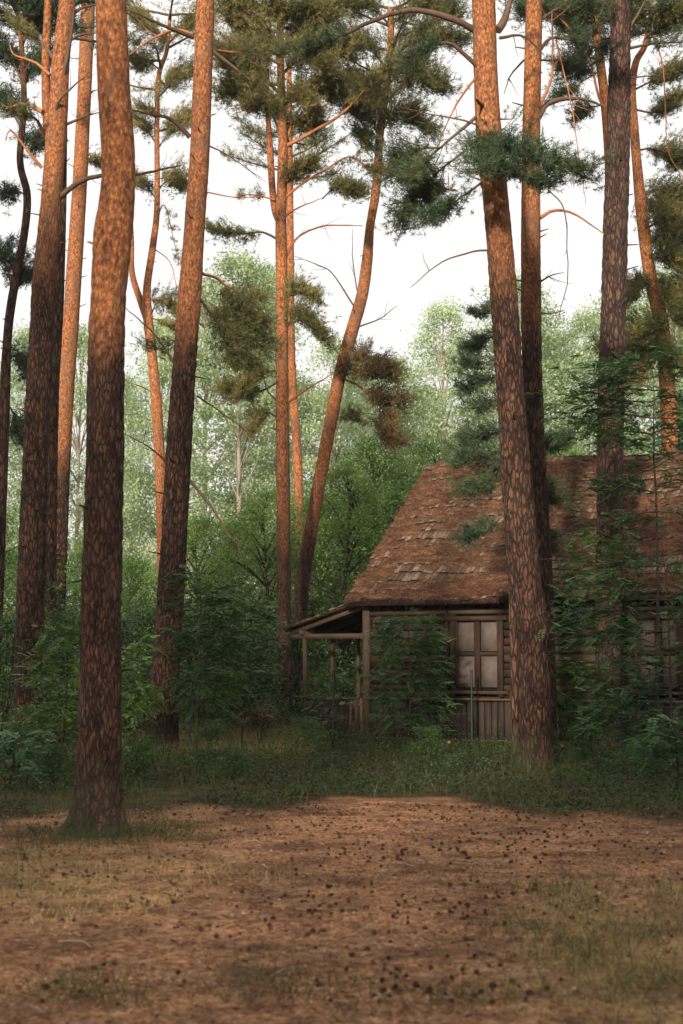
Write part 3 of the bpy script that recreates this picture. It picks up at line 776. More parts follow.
pine('orange pine with a wavy trunk at the right border behind the cabin roof',
     [(672, 520, 17), (667, 380, 16), (660, 318, 15), (650, 275, 13), (642, 215, 12), (637, 165, 10), (634, 125, 9), (632, 90, 8), (636, 62, 7), (645, 45, 6), (652, 10, 6)],
     None, B['bright'], Y=36, H=18, sides=28, ring=0.08, plates=0, stubs=6, limbs=[
     ([(636, 62), (652, 35), (640, 8)], 0.03, 0, 0.5, dict(mat='limb_orange')),
     ([(640, 12), (652, 35), (661, 62), (663, 110), (666, 150), (684, 182)], 0.028, 0, -0.6, dict(mat='limb_orange')),
     ([(634, 90), (655, 80), (675, 72)], 0.03, 240, 0.5, dict(reach=0.9)),
     ([(637, 110), (655, 112), (676, 100)], 0.03, 208, 0.5, dict(reach=0.9)),
     ([(638, 150), (655, 150), (680, 165)], 0.03, 240, 0.5, dict(reach=0.9)),
     ([(641, 190), (655, 205), (678, 200)], 0.035, 304, 0.4, dict(reach=0.9, start=0.2)),
     ([(645, 230), (660, 222), (684, 230)], 0.035, 416, -0.5, dict(reach=0.9, start=0.2)),
     ([(650, 260), (664, 258), (684, 270)], 0.035, 448, -0.5, dict(reach=0.9, start=0.2)),
     ([(655, 290), (640, 285), (628, 300)], 0.035, 240, -0.5, dict(reach=0.7, start=0.2)),
     ([(658, 300), (670, 300), (685, 320)], 0.035, 384, -0.5, dict(reach=0.9, start=0.2)),
     ([(664, 335), (648, 330), (628, 345)], 0.035, 512, -0.6, dict(reach=0.9, start=0.1)),
     ([(664, 345), (650, 352), (632, 375)], 0.035, 480, -0.6, dict(reach=0.9, start=0.1)),
     ([(664, 350), (675, 355), (690, 370)], 0.035, 384, -0.6, dict(reach=0.9, start=0.1)),
     ([(645, 45), (662, 25), (684, 14)], 0.035, 528, -0.4, dict(reach=1.0, start=0.2)),
     ([(648, 30), (636, 12), (632, 0)], 0.03, 256, -0.4, dict(reach=0.9, start=0.2)),
     ([(640, 345), (622, 352), (606, 350)], 0.03, 192, 0.5, dict(reach=0.8)),
     ([(646, 245), (664, 238), (684, 250)], 0.03, 300, 0.6, dict(reach=1.0, start=0.2)),
     ([(652, 280), (666, 284), (686, 296)], 0.03, 300, 0.6, dict(reach=1.0, start=0.2)),
     ([(640, 200), (656, 190), (684, 205)], 0.03, 260, 0.6, dict(reach=1.0, start=0.3))])

pine('thin dark pine showing only at the top, just left of the grey brown pine',
     [(612, 300, 10), (610, 180, 10), (606, 110, 10), (600, 60, 9), (594, 8, 8)],
     None, B['mid'], Y=34, H=17, sides=20, ring=0.1, plates=0, stubs=6, crown='needles_dark', limbs=[
     ([(610, 122), (598, 95), (590, 65), (575, 35), (545, 5)], 0.04, 60, -0.5, dict(mat='limb_orange')),
     ([(602, 70), (588, 78), (566, 92), (548, 100)], 0.02, 70, -0.3, dict(reach=0.6)),
     ([(598, 50), (580, 30), (560, 25)], 0.03, 200, 0.3, dict(reach=0.9, start=0.2)),
     ([(596, 30), (580, 12), (558, 8)], 0.03, 210, 0.3, dict(reach=0.9, start=0.2)),
     ([(600, 60), (585, 58), (568, 68)], 0.03, 150, 0.3, dict(reach=0.9, start=0.2)),
     ([(596, 20), (575, 8), (520, 12)], 0.03, 240, 0.3, dict(reach=1.0, start=0.3)),
     ([(605, 105), (590, 108), (574, 118)], 0.02, 90, 0.3, dict(reach=0.6))])

pine('young pine with dark feathery sprays against the roof, behind the big reddish pine',
     [(516, 752, 9), (512, 560, 8), (510, 430, 7), (507, 330, 5), (506, 300, 3)],
     752, B['dark'], Y=24.2, H=8.4, sides=16, ring=0.1, plates=0, stubs=0, crown='needles_dark', auto=0, limbs=[
     ([(506, 318), (490, 312), (478, 312)], 0.015, 38, 0.3, dict(reach=0.48)),
     ([(507, 335), (488, 338), (466, 352)], 0.018, 66, 0.3, dict(reach=0.53)),
     ([(507, 350), (486, 362), (462, 362)], 0.018, 71, -0.2, dict(reach=0.58, start=0.15)),
     ([(508, 372), (486, 382), (460, 392)], 0.018, 71, 0.3, dict(reach=0.58, start=0.15)),
     ([(509, 395), (490, 405), (470, 408)], 0.018, 60, 0.2, dict(reach=0.58, start=0.15)),
     ([(510, 430), (488, 435), (466, 440)], 0.02, 99, 0.2, dict(reach=0.63, start=0.15)),
     ([(510, 445), (488, 455), (456, 458)], 0.02, 110, -0.3, dict(reach=0.63, start=0.15)),
     ([(511, 460), (500, 470), (480, 485)], 0.02, 66, -0.3, dict(reach=0.58, start=0.15)),
     ([(511, 480), (490, 488), (462, 492)], 0.02, 66, -0.3, dict(reach=0.58, start=0.4)),
     ([(512, 510), (490, 525), (462, 538)], 0.02, 71, -0.3, dict(reach=0.58, start=0.4)),
     ([(512, 440), (540, 446), (566, 440)], 0.02, 82, 0.3, dict(reach=0.63, start=0.4)),
     ([(512, 480), (540, 490), (558, 500)], 0.02, 82, 0.3, dict(reach=0.63, start=0.4)),
     ([(512, 530), (540, 540), (556, 548)], 0.02, 66, 0.3, dict(reach=0.63, start=0.4))])

# ------------------------------------------------------------------ broadleaved trees, shrubs
def broad_tree_meshes(h, w, nclump, nleaf, size, seed, cs=0.55, low=0.15):
    """crown as drooping leaf clumps on real boughs; returns (trunk MB, crown MB)"""
    global RNG
    RNG = np.random.default_rng(seed); random.seed(seed)
    wb, lb = MB(), MB()
    tp = limb_path([(0, 0, -0.1), (0.1, 0, h * 0.4), (-0.1, 0.1, h * 0.95)], 0.05, 14)
    wb.tube(tp, np.linspace(h * 0.013, 0.02, len(tp)), 8)
    for i in range(nclump):
        t = low + (1 - low) * random.random() ** 0.85
        rad = w * 0.5 * (math.sin(math.pi * min(1, (t - low) / (1 - low) * 0.86 + 0.14)) ** 0.7) * random.uniform(0.45, 1.08)
        a = random.uniform(0, 6.283)
        c = np.array([math.cos(a) * rad, math.sin(a) * rad, h * t])
        j = int(min(len(tp) - 1, max(1, (t - 0.12) * len(tp))))
        if i % 3 == 0:
            wb.tube(limb_path([tp[j], (tp[j] + c) / 2 + [0, 0, 0.2], c], 0.03, 6), np.linspace(0.05, 0.008, 6), 4, cap=False)
        n = int(nleaf * random.uniform(0.5, 1.4))
        s = cs * random.uniform(0.6, 1.3)
        p = RNG.normal(size=(n, 3)) * np.array([s, s, s * 0.45])
        p[:, 2] -= 0.25 * np.hypot(p[:, 0], p[:, 1]) ** 1.3
        leaves(lb, c + p, size)
    return wb, lb

def sapling_meshes(h, w, nleaf, size, seed, stems=3):
    global RNG
    RNG = np.random.default_rng(seed); random.seed(seed)
    wb, lb = MB(), MB()
    for s in range(stems):
        a = random.uniform(0, 6.28); r = random.uniform(0, 0.25) * w
        tip = np.array([math.cos(a) * r, math.sin(a) * r, h * random.uniform(0.65, 1.0)])
        path = limb_path([(0, 0, -0.05), tip * 0.5 + [0.05, 0, 0], tip], 0.03, 12)
        wb.tube(path, np.linspace(0.018, 0.004, 12), 5)
        for q in range(11):
            i = random.randrange(2, 12); o = path[i]
            b = random.uniform(0, 6.28); ll = w * 0.5 * random.uniform(0.5, 1.1) * (1.1 - 0.6 * i / 12)
            e = o + np.array([math.cos(b) * ll, math.sin(b) * ll, ll * random.uniform(0.05, 0.4)])
            wb.tube(limb_path([o, (o + e) / 2 + [0, 0, 0.06], e], 0.02, 5), np.linspace(0.008, 0.003, 5), 4, cap=False)
            n = int(nleaf / (stems * 11))
            t = RNG.uniform(0.25, 1.1, (n, 1))
            p = o + (e - o) * t + RNG.normal(size=(n, 3)) * np.array([0.14, 0.14, 0.05]) * (0.5 + ll)
            leaves(lb, p, size, droop=0.3, flat=0.6)
    return wb, lb

birches = []
for k, (h, w, sd) in enumerate(((17, 6.5, 21), (15, 7.5, 22), (18, 5.0, 23))):
    wb, lb = broad_tree_meshes(h, w, 150, 230, 0.15, sd, 0.50)
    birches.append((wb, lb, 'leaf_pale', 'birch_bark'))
mids = []
for k, (h, w, sd) in enumerate(((8.5, 5.0, 31), (7.0, 5.5, 32))):
    wb, lb = broad_tree_meshes(h, w, 150, 170, 0.10, sd, 0.42, 0.08)
    mids.append((wb, lb, 'leaf_mid', 'stem'))
shr = []
for k, (h, w, sd) in enumerate(((2.6, 2.6, 41), (2.0, 2.4, 42), (3.4, 2.6, 43))):
    wb, lb = sapling_meshes(h, w, 5200, 0.075, sd, 5)
    shr.append((wb, lb, 'leaf_dark', 'stem'))
_cache = {}
def plant(kind, variant, x, y, label, cat, group, sc=1.0, rz=None, name=None, mat=None):
    lst = {'birch': birches, 'mid': mids, 'shrub': shr}[kind]
    wb, lb, lm, wm = lst[variant]
    lm = mat or lm
    key = (kind, variant, lm)
    nm = name or {'birch': 'birch_tree', 'mid': 'broadleaf_tree', 'shrub': 'shrub'}[kind]
    r = empty(nm, (x, y, 0), random.uniform(0, 6.28) if rz is None else rz, sc)
    tag(r, label, cat, group)
    stem_name, leaf_name = ('stem', 'foliage') if kind == 'shrub' else ('trunk', 'crown')
    if key not in _cache:
        a = wb.build(stem_name, M[wm], r, smooth=True); b = lb.build(leaf_name, M[lm], r)
        _cache[key] = (a.data, b.data)
    else:
        for nm2, me in zip((stem_name, leaf_name), _cache[key]):
            o = bpy.data.objects.new(nm2, me); C.objects.link(o); o.parent = r
    return r

def X(px, Y): return (px - 341.5) / F * Y
random.seed(5)
for (px, Y, v_, sc_, lb_) in [(58, 18.2, 1, .30, 'low leafy bush left of the near pine, at the back of the needle strip'), (22, 19.5, 0, .34, 'low leafy bush near the left border below the forked pine'), (140, 19.0, 1, .34, 'low leafy bush in the gap between the near pine and the second tall pine'),
                              (212, 20.6, 0, .30, 'low leafy bush right of the foot of the second tall pine'), (236, 18.6, 1, .26, 'small leafy bush at the edge of the clearing, middle left'), (424, 22.5, 1, .32, 'low leafy bush in front of the skirting left of the big reddish pine'),
                              (582, 20.8, 0, .30, 'low leafy bush between the big reddish pine and the grey brown pine'), (640, 19.4, 1, .32, 'low leafy bush below the spreading rowan on the right'), (306, 24.3, 1, .36, 'low leafy bush by the wire fence in front of the porch')]:
    plant('shrub', v_, (px - 341.5) / F * Y, Y, lb_, 'bush', 'low bushes at the edge of the clearing', sc_, name='bush', mat='leaf_dark')
# trees far behind, their hazy paleness put into the leaf colour
FAR = [(-30, 62, 1, 0.95), (22, 74, 0, 0.95), (75, 68, 1, 0.9), (118, 80, 2, 0.95), (160, 70, 0, 0.85), (205, 74, 1, 1.12), (238, 66, 0, 1.0),
       (262, 84, 2, 1.05), (300, 76, 0, 0.95), (335, 68, 1, 0.95), (362, 82, 0, 1.0), (398, 72, 1, 0.98), (425, 86, 2, 1.02), (446, 72, 0, 0.93),
       (480, 80, 1, 1.08), (520, 70, 0, 0.98), (556, 76, 2, 0.96), (590, 72, 0, 0.92), (628, 66, 1, 0.95), (670, 74, 0, 1.0), (720, 64, 1, 1.0)]
FL = ['pale green tree at the left border, far behind the forked pine', 'pale tree seen between the left border and the forked pine trunk', 'pale low tree seen left of the near pine trunk',
      'narrow pale tree showing against the white sky right of the near pine trunk', 'low pale tree behind the bright orange forked pine', 'tall pale birch filling the gap right of the second tall pine',
      'wide pale birch left of the slender centre pine, lit by the sun', 'tall narrow pale tree directly behind the slender centre pine', 'pale tree behind the salmon orange pine',
      'pale tree behind the strongly leaning pine', 'tall hazy tree to the right of the leaning pine', 'hazy pale tree above the left end of the roof', 'pointed hazy tree topping the skyline above the roof corner',
      'hazy tree above the roof ridge left of the dark young pine', 'hazy tree behind the dark young pine and the big reddish pine', 'hazy tree behind the trunks of the two reddish pines',
      'very pale narrow tree in the gap left of the grey brown pine', 'very pale tree just left of the grey brown pine trunk', 'hazy tree just right of the grey brown pine trunk',
      'hazy tree at the right border behind the wavy orange pine', 'hazy tree cut off by the right border']
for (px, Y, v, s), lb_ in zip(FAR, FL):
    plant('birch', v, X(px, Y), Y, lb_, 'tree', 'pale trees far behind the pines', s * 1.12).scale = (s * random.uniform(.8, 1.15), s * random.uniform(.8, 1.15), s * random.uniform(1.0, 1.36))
# greener trees of middle distance
MID = [(-20, 44, 0, 0.8), (20, 50, 1, 0.8), (90, 46, 0, 0.65), (130, 50, 1, 0.75), (198, 47, 0, 0.75), (238, 50, 1, 0.95), (268, 43, 0, 0.8), (318, 46, 1, 1.0),
       (345, 41, 0, 0.85), (372, 47, 0, 1.05), (402, 44, 1, 1.0), (432, 50, 0, 1.1), (470, 52, 1, 1.0), (560, 50, 0, 1.1), (640, 48, 1, 1.1), (700, 42, 0, 1.1)]
ML = ['leafy green tree at the left border behind the forked pine', 'leafy green tree between the forked pine and the slim pale orange pine', 'low leafy tree just left of the near pine trunk',
      'leafy green tree between the near pine and the second tall pine', 'leafy green tree just right of the second tall pine', 'leafy green tree midway between the second tall pine and the slender centre pine',
      'leafy green tree touching the left side of the slender centre pine', 'leafy green tree behind the foot of the strongly leaning pine', 'sunlit leafy tree above the porch roof',
      'tall leafy green tree left of the roof slope', 'leafy green tree touching the left edge of the roof', 'leafy green tree behind the top left corner of the roof',
      'leafy green tree behind the roof ridge, under the dark young pine', 'leafy tree behind the roof between the reddish pines and the grey brown pine', 'leafy tree behind the roof at the foot of the wavy orange pine',
      'leafy tree behind the roof at the right border']
for (px, Y, v, s), lb_ in zip(MID, ML):
    plant('mid', v, X(px, Y), Y, lb_, 'tree', 'leafy trees behind the undergrowth', s)
# undergrowth shrubs between the pines
SH = [(5, 27, 2, .95), (48, 30, 0, 1.1), (70, 33, 2, 1.05), (62, 24, 1, .75), (118, 33, 0, 1.2), (134, 27, 1, .9), (140, 38, 2, 1.15), (202, 27, 2, .85), (228, 29.5, 0, 1.0),
      (200, 35, 2, 1.1), (255, 33, 2, .95), (232, 40, 2, 1.25), (276, 38, 0, 1.3), (250, 29, 1, .75), (330, 41, 2, 1.3), (303, 36, 0, 1.2), (92, 40, 0, 1.4), (25, 38, 2, 1.4), (185, 44, 0, 1.6), (300, 48, 0, 1.7)]
SL = ['dark shrub at the left border behind the forked pine', 'dark shrub directly right of the forked pine trunk', 'tall dark shrub behind the slim pale orange pine',
      'low dark shrub just left of the near pine trunk', 'dark shrub directly right of the near pine trunk, at mid height', 'low shrub between the near pine and the second tall pine', 'tall dark shrub far back between the near pine and the second tall pine',
      'dark leafy shrub with a slim stem just right of the second tall pine', 'broad dark shrub in the middle between the second tall pine and the slender centre pine', 'tall dark shrub behind the one right of the second tall pine',
      'tall dark shrub touching the left side of the slender centre pine', 'big shrub rising behind the middle of the undergrowth', 'big shrub behind the base of the slender centre pine', 'low shrub by the wire fence left of the slender centre pine',
      'tall sunlit shrub above the porch roof', 'tall shrub directly right of the slender centre pine', 'big shrub far back behind the near pine trunk',
      'big shrub far back behind the forked pine at the left border', 'big shrub far back behind the second tall pine', 'big sunlit shrub far back behind the foot of the leaning pine']
for (px, Y, v, s), lb_ in zip(SH, SL):
    plant('shrub', v, X(px, Y), Y, lb_, 'shrub', 'shrubs of the undergrowth', s)

# a far wood that closes the view between the trunks
RNG = np.random.default_rng(77)
lb = MB()
n = 760
cx = RNG.uniform(-60, 60, n); cy = RNG.uniform(92, 112, n); cz = RNG.uniform(0.4, 1, n) ** 1.0 * (17 + 2.5 * np.sin(cx * 0.35) + 1.5 * np.sin(cx * 0.9))
for k in range(n):
    p = RNG.normal(size=(110, 3)) * [1.2, 1.2, 0.9] + [cx[k], cy[k], cz[k] * RNG.uniform(0.1, 1)]
    leaves(lb, p, 0.42)
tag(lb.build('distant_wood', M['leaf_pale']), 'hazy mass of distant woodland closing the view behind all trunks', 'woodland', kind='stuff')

# ------------------------------------------------------------------ rowan saplings
def rowan(label, base, sprays, mat='leaf_rowan', name='rowan_sapling'):
    """sprays: list of (start point, end point, leaf count)"""
    r = empty(name, base); tag(r, label, 'sapling', 'rowan saplings round the cabin')
    wb, lb = MB(), MB(); base = np.asarray(base, float)
    bs, ds = [], []
    for pts, nl, r0 in sprays:
        path = limb_path([np.asarray(p) - base for p in pts], 0.02)
        wb.tube(path, np.linspace(r0, 0.003, len(path)), 5)
        L = len(path)
        for q in range(nl):
            t = random.uniform(0.18, 1.0); i = min(L - 2, int(t * (L - 1)))
            d = norm(path[i + 1] - path[i]); d[2] *= 0.3
            s = norm(np.cross(d, [0, 0, 1.0])) * (1 if q % 2 else -1)
            o = path[i] + RNG.normal(size=3) * np.array([0.11, 0.12, 0.085])
            bs.append(o); ds.append(norm(d * random.uniform(0.3, 1.0) + s * random.uniform(0.2, 1.1) + np.array([0, 0, random.uniform(-0.3, 0.7)])))
    pinnate(lb, np.array(bs), np.array(ds), RNG.uniform(0.15, 0.27, len(bs)))
    wb.build('stem', M['stem'], r, smooth=True); lb.build('foliage', M[mat], r)
    return r

def fan(px0, py0, Y, top, tiers, leaves_per, stem_r=0.025, lean=0):
    """a sapling given by its foot (pixel column at depth Y) and tiers of (pixel y, left reach px, right reach px)"""
    foot = np.array([X(px0, Y), Y, 0.0])
    tp = P(top[0], top[1], Y)
    sp = [([foot, (foot + tp) / 2 + [0.05, 0.05, 0], tp], leaves_per, stem_r)]
    for (y, lft, rgt) in tiers:
        t = (P(0, y, Y)[2]) / tp[2]
        o = foot + (tp - foot) * max(0.02, min(1, t)) ; o[2] = P(0, y, Y)[2]
        for side, ln in ((-1, lft), (1, rgt)):
            if ln <= 0: continue
            for q in range(2 if ln > 40 else 1):
                dy = random.uniform(-0.5, 0.5) * ln / F * Y
                e = o + np.array([side * ln / F * Y * random.uniform(0.8, 1.05), dy, random.uniform(-0.28, 0.34) - 0.08 * q])
                sp.append(([o, (o + e) / 2 + [0, 0, 0.08], e], int(leaves_per * (1.4 + ln / 22)), 0.012))
    return foot, sp

RNG = np.random.default_rng(99); random.seed(99)
f, sp = fan(408, 0, 26.6, (404, 606), [(622, 22, 30), (640, 28, 36), (655, 32, 38), (668, 30, 38), (682, 34, 40), (698, 32, 40), (714, 32, 38), (730, 34, 40)], 26)
rowan('bushy green rowan sapling in front of the plank wall between the porch and the window', f, sp, 'leaf_rowan')
f, sp = fan(652, 0, 21.6, (650, 356), [(366, 70, 30), (378, 88, 40), (390, 60, 40), (402, 100, 40), (418, 70, 40), (434, 100, 40), (448, 60, 40), (470, 30, 40), (492, 70, 40), (512, 30, 40)], 12, 0.04)
rowan('tall rowan with blue green feathered leaves spreading in front of the roof', f, sp)
f, sp = fan(668, 0, 20.6, (665, 540), [(566, 90, 30), (585, 110, 30), (600, 120, 30), (615, 122, 30), (632, 116, 30), (650, 90, 30), (668, 60, 30), (690, 60, 30), (708, 90, 30), (724, 110, 30), (742, 90, 30), (758, 60, 30)], 10, 0.03)
rowan('low spreading rowan in front of the cabin wall at the right border', f, sp)
f, sp = fan(576, 0, 24.2, (575, 655), [(668, 22, 20), (682, 26, 24), (698, 24, 28), (714, 26, 30), (730, 22, 30)], 17)
rowan('small bright rowan between the two reddish pines and the grey brown pine, below the eaves', f, sp, 'leaf_mid')
f, sp = fan(590, 0, 25.0, (596, 520), [(530, 14, 26), (545, 26, 30), (560, 34, 22), (575, 40, 26)], 12)
rowan('thin fresh green rowan crossing the roof edge left of the grey brown pine', f, sp, 'leaf_mid')
f, sp = fan(326, 0, 25.8, (328, 668), [(676, 16, 16), (696, 18, 18), (712, 20, 20), (728, 18, 18)], 5)
rowan('small dark rowan in front of the porch posts', f, sp)
f, sp = fan(196, 0, 22.8, (198, 566), [(590, 26, 30), (612, 30, 40), (634, 26, 50), (656, 30, 56), (680, 20, 56), (700, 12, 40)], 20, 0.03)
rowan('slim dark rowan with a straight stem just right of the second tall pine', f, sp, 'leaf_dark')
f, sp = fan(242, 0, 25.0, (240, 600), [(616, 30, 28), (634, 36, 34), (652, 38, 34), (670, 40, 34), (688, 40, 34), (706, 34, 30)], 18, 0.025)
rowan('dark rowan in the middle of the undergrowth left of the slender centre pine', f, sp, 'leaf_dark')
f, sp = fan(62, 0, 20.0, (64, 618), [(635, 24, 18), (655, 30, 22), (676, 30, 22), (696, 40, 22), (716, 30, 22), (734, 40, 22)], 15)
rowan('rowan with fresh leaves between the forked pine and the near pine', f, sp, 'leaf_mid')
f, sp = fan(132, 0, 19.4, (136, 640), [(660, 10, 20), (685, 14, 20), (706, 20, 18), (726, 18, 22)], 14)
rowan('thin rowan between the near pine and the second tall pine', f, sp, 'leaf_mid')
f, sp = fan(12, 0, 17.5, (10, 728), [(742, 20, 20), (756, 20, 24), (770, 20, 26)], 8)
rowan('low rowan at the left border in front of the forked pine', f, sp)
f, sp = fan(672, 0, 17.6, (674, 716), [(735, 26, 20), (752, 34, 20), (768, 30, 20)], 14)
rowan('low feathery rowan at the right border above the edge of the clearing', f, sp)
f, sp = fan(388, 0, 31.5, (386, 452), [(470, 14, 12), (490, 20, 20), (510, 26, 12), (530, 26, 6), (550, 30, 4)], 14, 0.03) if False else (None, None)

# ------------------------------------------------------------------ the cabin
RNG = np.random.default_rng(5); random.seed(5)
TH = R(28)
HC = gnd(368, 741); HC[2] = 0
house = empty('wooden_house', HC, -TH)
tag(house, 'weathered abandoned plank cabin with a steep needle-covered roof and pale shuttered windows', 'house')
def wall_u(px):
    k = (px - 341.5) / F * CP
    return (k * HC[1] - HC[0]) / (math.cos(TH) + k * math.sin(TH))
def wall_z(px, py):
    u = wall_u(px); Yw = HC[1] - math.sin(TH) * u
    return P(px, py, Yw)[2]
LEN, WID = 10.6, 7.0
RIDGE_Z, EAVE_Z, OV = wall_z(368, 600) + 3.12, wall_z(368, 600) - 0.02, 0.42
SL = math.atan2(RIDGE_Z - EAVE_Z, WID / 2 + OV); SLEN = math.hypot(RIDGE_Z - EAVE_Z, WID / 2 + OV)
u0, u1 = wall_u(452), wall_u(504); wz0, wz1 = wall_z(478, 694), wall_z(478, 616)
u2, u3 = wall_u(634), wall_u(684); 
wins = [(u0, u1), (u2, u3)]
zs, zt = 0.86, 2.58                      # skirting top, top of the horizontal planks
def segs(z0, z1, a, b):
    out = [(a, b)]
    for (p, q) in wins:
        if z1 > wz0 and z0 < wz1:
            nw = []
            for (s, e) in out:
                if p > s and q < e: nw += [(s, p), (q, e)]
                else: nw.append((s, e))
            out = nw
    return out
mb = MB(); z = zs
while z < zt:
    hgt_ = random.uniform(0.12, 0.17); z1 = min(zt + 0.03, z + hgt_)
    for (s, e) in segs(z, z1, 0.02, LEN):
        c = s
        while c < e - 0.01:
            d = min(e, c + random.uniform(2.2, 4.5))
            if e - d < 0.5: d = e
            mb.box(((c + d) / 2, 0.02 + random.uniform(-.008, .008), (z + z1) / 2), (d - c - 0.012, 0.06, z1 - z - random.uniform(0.012, 0.03)), (random.uniform(-.05, .05), random.uniform(-.004, .004), 0), 0.005)
            c = d
    z = z1
# behind the planks a dark log wall, broken at the windows
for (s, e, za, zb) in [(0.05, u0, 0, 2.9), (u1, u2, 0, 2.9), (u3, LEN, 0, 2.9), (u0, u1, 0, wz0 - .02), (u2, u3, 0, wz0 - .02), (u0, u1, wz1 + .02, 2.9), (u2, u3, wz1 + .02, 2.9)]:
    mb.box(((s + e) / 2, 0.12, (za + zb) / 2), (e - s, 0.10, zb - za))
mb.box((LEN / 2, WID, 1.45), (LEN, 0.14, 2.9)); mb.box((LEN, WID / 2, 1.45), (0.14, WID - .2, 2.9)); mb.box((0.08, WID / 2, 1.45), (0.12, WID - .2, 2.9))
mb.build('wall', M['wall_wood'], house)
# upright boards under the eaves and the upright skirting
mb = MB(); u = 0.1
while u < LEN:
    w = random.uniform(0.12, 0.2); zb = zt + 0.035 + random.uniform(-.02, .02)
    mb.box((u + w / 2, -0.012, (zb + 2.98) / 2), (w - 0.012, 0.03, 2.98 - zb), (0, random.uniform(-.01, .01), 0), 0.004); u += w
mb.build('frieze', M['skirt_wood'], house)
mb = MB(); u = -0.02
while u < LEN:
    w = random.uniform(0.10, 0.17)
    mb.box((u + w / 2, -0.075 + random.uniform(-.01, .01), zs / 2 + random.uniform(-.02, .01)), (w - random.uniform(0.01, 0.02), 0.028, zs - 0.06), (random.uniform(-.02, .02), random.uniform(-.015, .015), 0), 0.004); u += w
mb.build('skirting', M['skirt_wood'], house)
MB().box((LEN / 2, -0.085, zs - 0.005), (LEN + .1, 0.13, 0.045), jit=0.008).build('ledge', M['beam_wood'], house)
MB().box((LEN / 2, -0.105, 0.07), (LEN + .06, 0.05, 0.05), jit=0.008).build('sill_beam', M['beam_wood'], house)
MB().box((0.0, -0.03, 1.42), (0.13, 0.14, 2.84), jit=0.006).build('corner_post', M['post_wood'], house)
# gables
for gx, nm in ((0.0, 'gable'), (LEN, 'gable')):
    mb = MB(); v = -0.05
    while v < WID:
        w = random.uniform(0.14, 0.2); c = v + w / 2
        zt2 = RIDGE_Z - 0.12 - abs(c - WID / 2) * math.tan(SL)
        if zt2 > 2.92: mb.box((gx, c, (2.9 + zt2) / 2), (0.03, w - .01, zt2 - 2.9))
        v += w
    mb.build(nm, M['skirt_wood'], house)

# windows: frame, mullions, four pale panes
def window(a, b, z0, z1):
    w, h = b - a, z1 - z0; cx, cz = (a + b) / 2, (z0 + z1) / 2
    fr = MB()
    fr.box((a + .045, -.02, cz), (.09, .13, h + .1), jit=.004).box((b - .045, -.02, cz), (.09, .13, h + .1), jit=.004)
    fr.box((cx, -.023, z1 - .045), (w + .16, .135, .09), jit=.004).box((cx, -.03, z0 + .03), (w + .2, .17, .06), jit=.004)
    o = fr.build('window', M['frame_wood'], house)
    mu = MB().box((cx, .0, cz), (.115, .075, h - .15), jit=.003).box((cx, .003, cz + .02), (w - .18, .068, .07), jit=.003)
    for s in (-1, 1):
        e = cx + s * (w / 2 - .11)
        mu.box((e, .004, cz), (.045, .06, h - .15), jit=.002)
    mu.build('mullion', M['frame_wood'], o)
    for sx in (-1, 1):
        for sz in (-1, 1):
            px_ = cx + sx * (w / 4 - .02); pz_ = cz + .02 + sz * (h / 4 - .03)
            MB().box((px_, .028, pz_), (w / 2 - .17, .012, h / 2 - .16), (random.uniform(-.02, .02), 0, 0)).build('pane', M['pane'], o)
    MB().box((cx, .10, cz), (w - .02, .02, h - .02)).build('window_back', M['dark'], o)
    return o
w1 = window(u0, u1, wz0, wz1)
window(u2, u3, wz0 + .02, wz1 - .02)
MB().box((wall_u(449), -.06, (wz0 + wz1) / 2 - .1), (.05, .03, wz1 - wz0 + .5), (0, -.02, 0), .005).build('shutter_batten', M['frame_wood'], house)

# roof: shingle courses half buried under fallen needles
def roof_pt(u, s, up=0.0):
    """u along the eaves, s up the slope from the eaves, up = height above the boards"""
    sag = 0.07 * math.sin(u * 0.9 + 0.6) * (s / SLEN) + 0.03 * math.sin(u * 2.3)
    return (u, -OV + s * math.cos(SL) - up * math.sin(SL), EAVE_Z + s * math.sin(SL) + up * math.cos(SL) + sag)
NC = 17; CH = SLEN / NC; U0, U1 = -0.26, LEN + 0.4
roof = MB()
gu = np.linspace(U0, U1, 40); gs = np.linspace(0, SLEN, 14)
v = [roof_pt(a, b, -0.03) for b in gs for a in gu]; nu = len(gu)
i, j = np.meshgrid(np.arange(len(gs) - 1), np.arange(nu - 1), indexing='ij'); a = (i * nu + j).ravel()
q = np.stack([a, a + 1, a + nu + 1, a + nu], 1)
roof.add(v, q); roof.add(np.array(v) + [0, 0.03, -0.06], q[:, ::-1])
bk = [(a_, WID + OV - b_ * math.cos(SL), EAVE_Z + b_ * math.sin(SL)) for b_ in gs for a_ in gu]
roof.add(bk, q[:, ::-1]); roof.add(np.array(bk) + [0, -.03, -.06], q)
rf = roof.build('roof', M['shingle'], house)
mb = MB()
for c in range(NC):
    u = U0 + random.uniform(-.05, .05)
    while u < U1:
        w = random.uniform(0.07, 0.14)
        if random.random() > 0.05:
            s0 = c * CH - 0.05 + random.uniform(-.02, .03); s1 = s0 + CH * 1.15
            lift = random.uniform(0.025, 0.05)
            tw = random.uniform(-.02, .02)
            k = [roof_pt(u, s0, lift), roof_pt(u + w - .008, s0 + tw, lift), roof_pt(u + w - .008, s1, 0.006), roof_pt(u, s1, 0.006)]
            k += [tuple(np.array(p) - np.array([0, -math.sin(SL), math.cos(SL)]) * 0.018) for p in k]
            mb.add(k, [[0, 1, 2, 3], [7, 6, 5, 4], [0, 4, 5, 1], [1, 5, 6, 2], [2, 6, 7, 3], [3, 7, 4, 0]])
        u += w
mb.build('shingles', M['shingle'], rf)
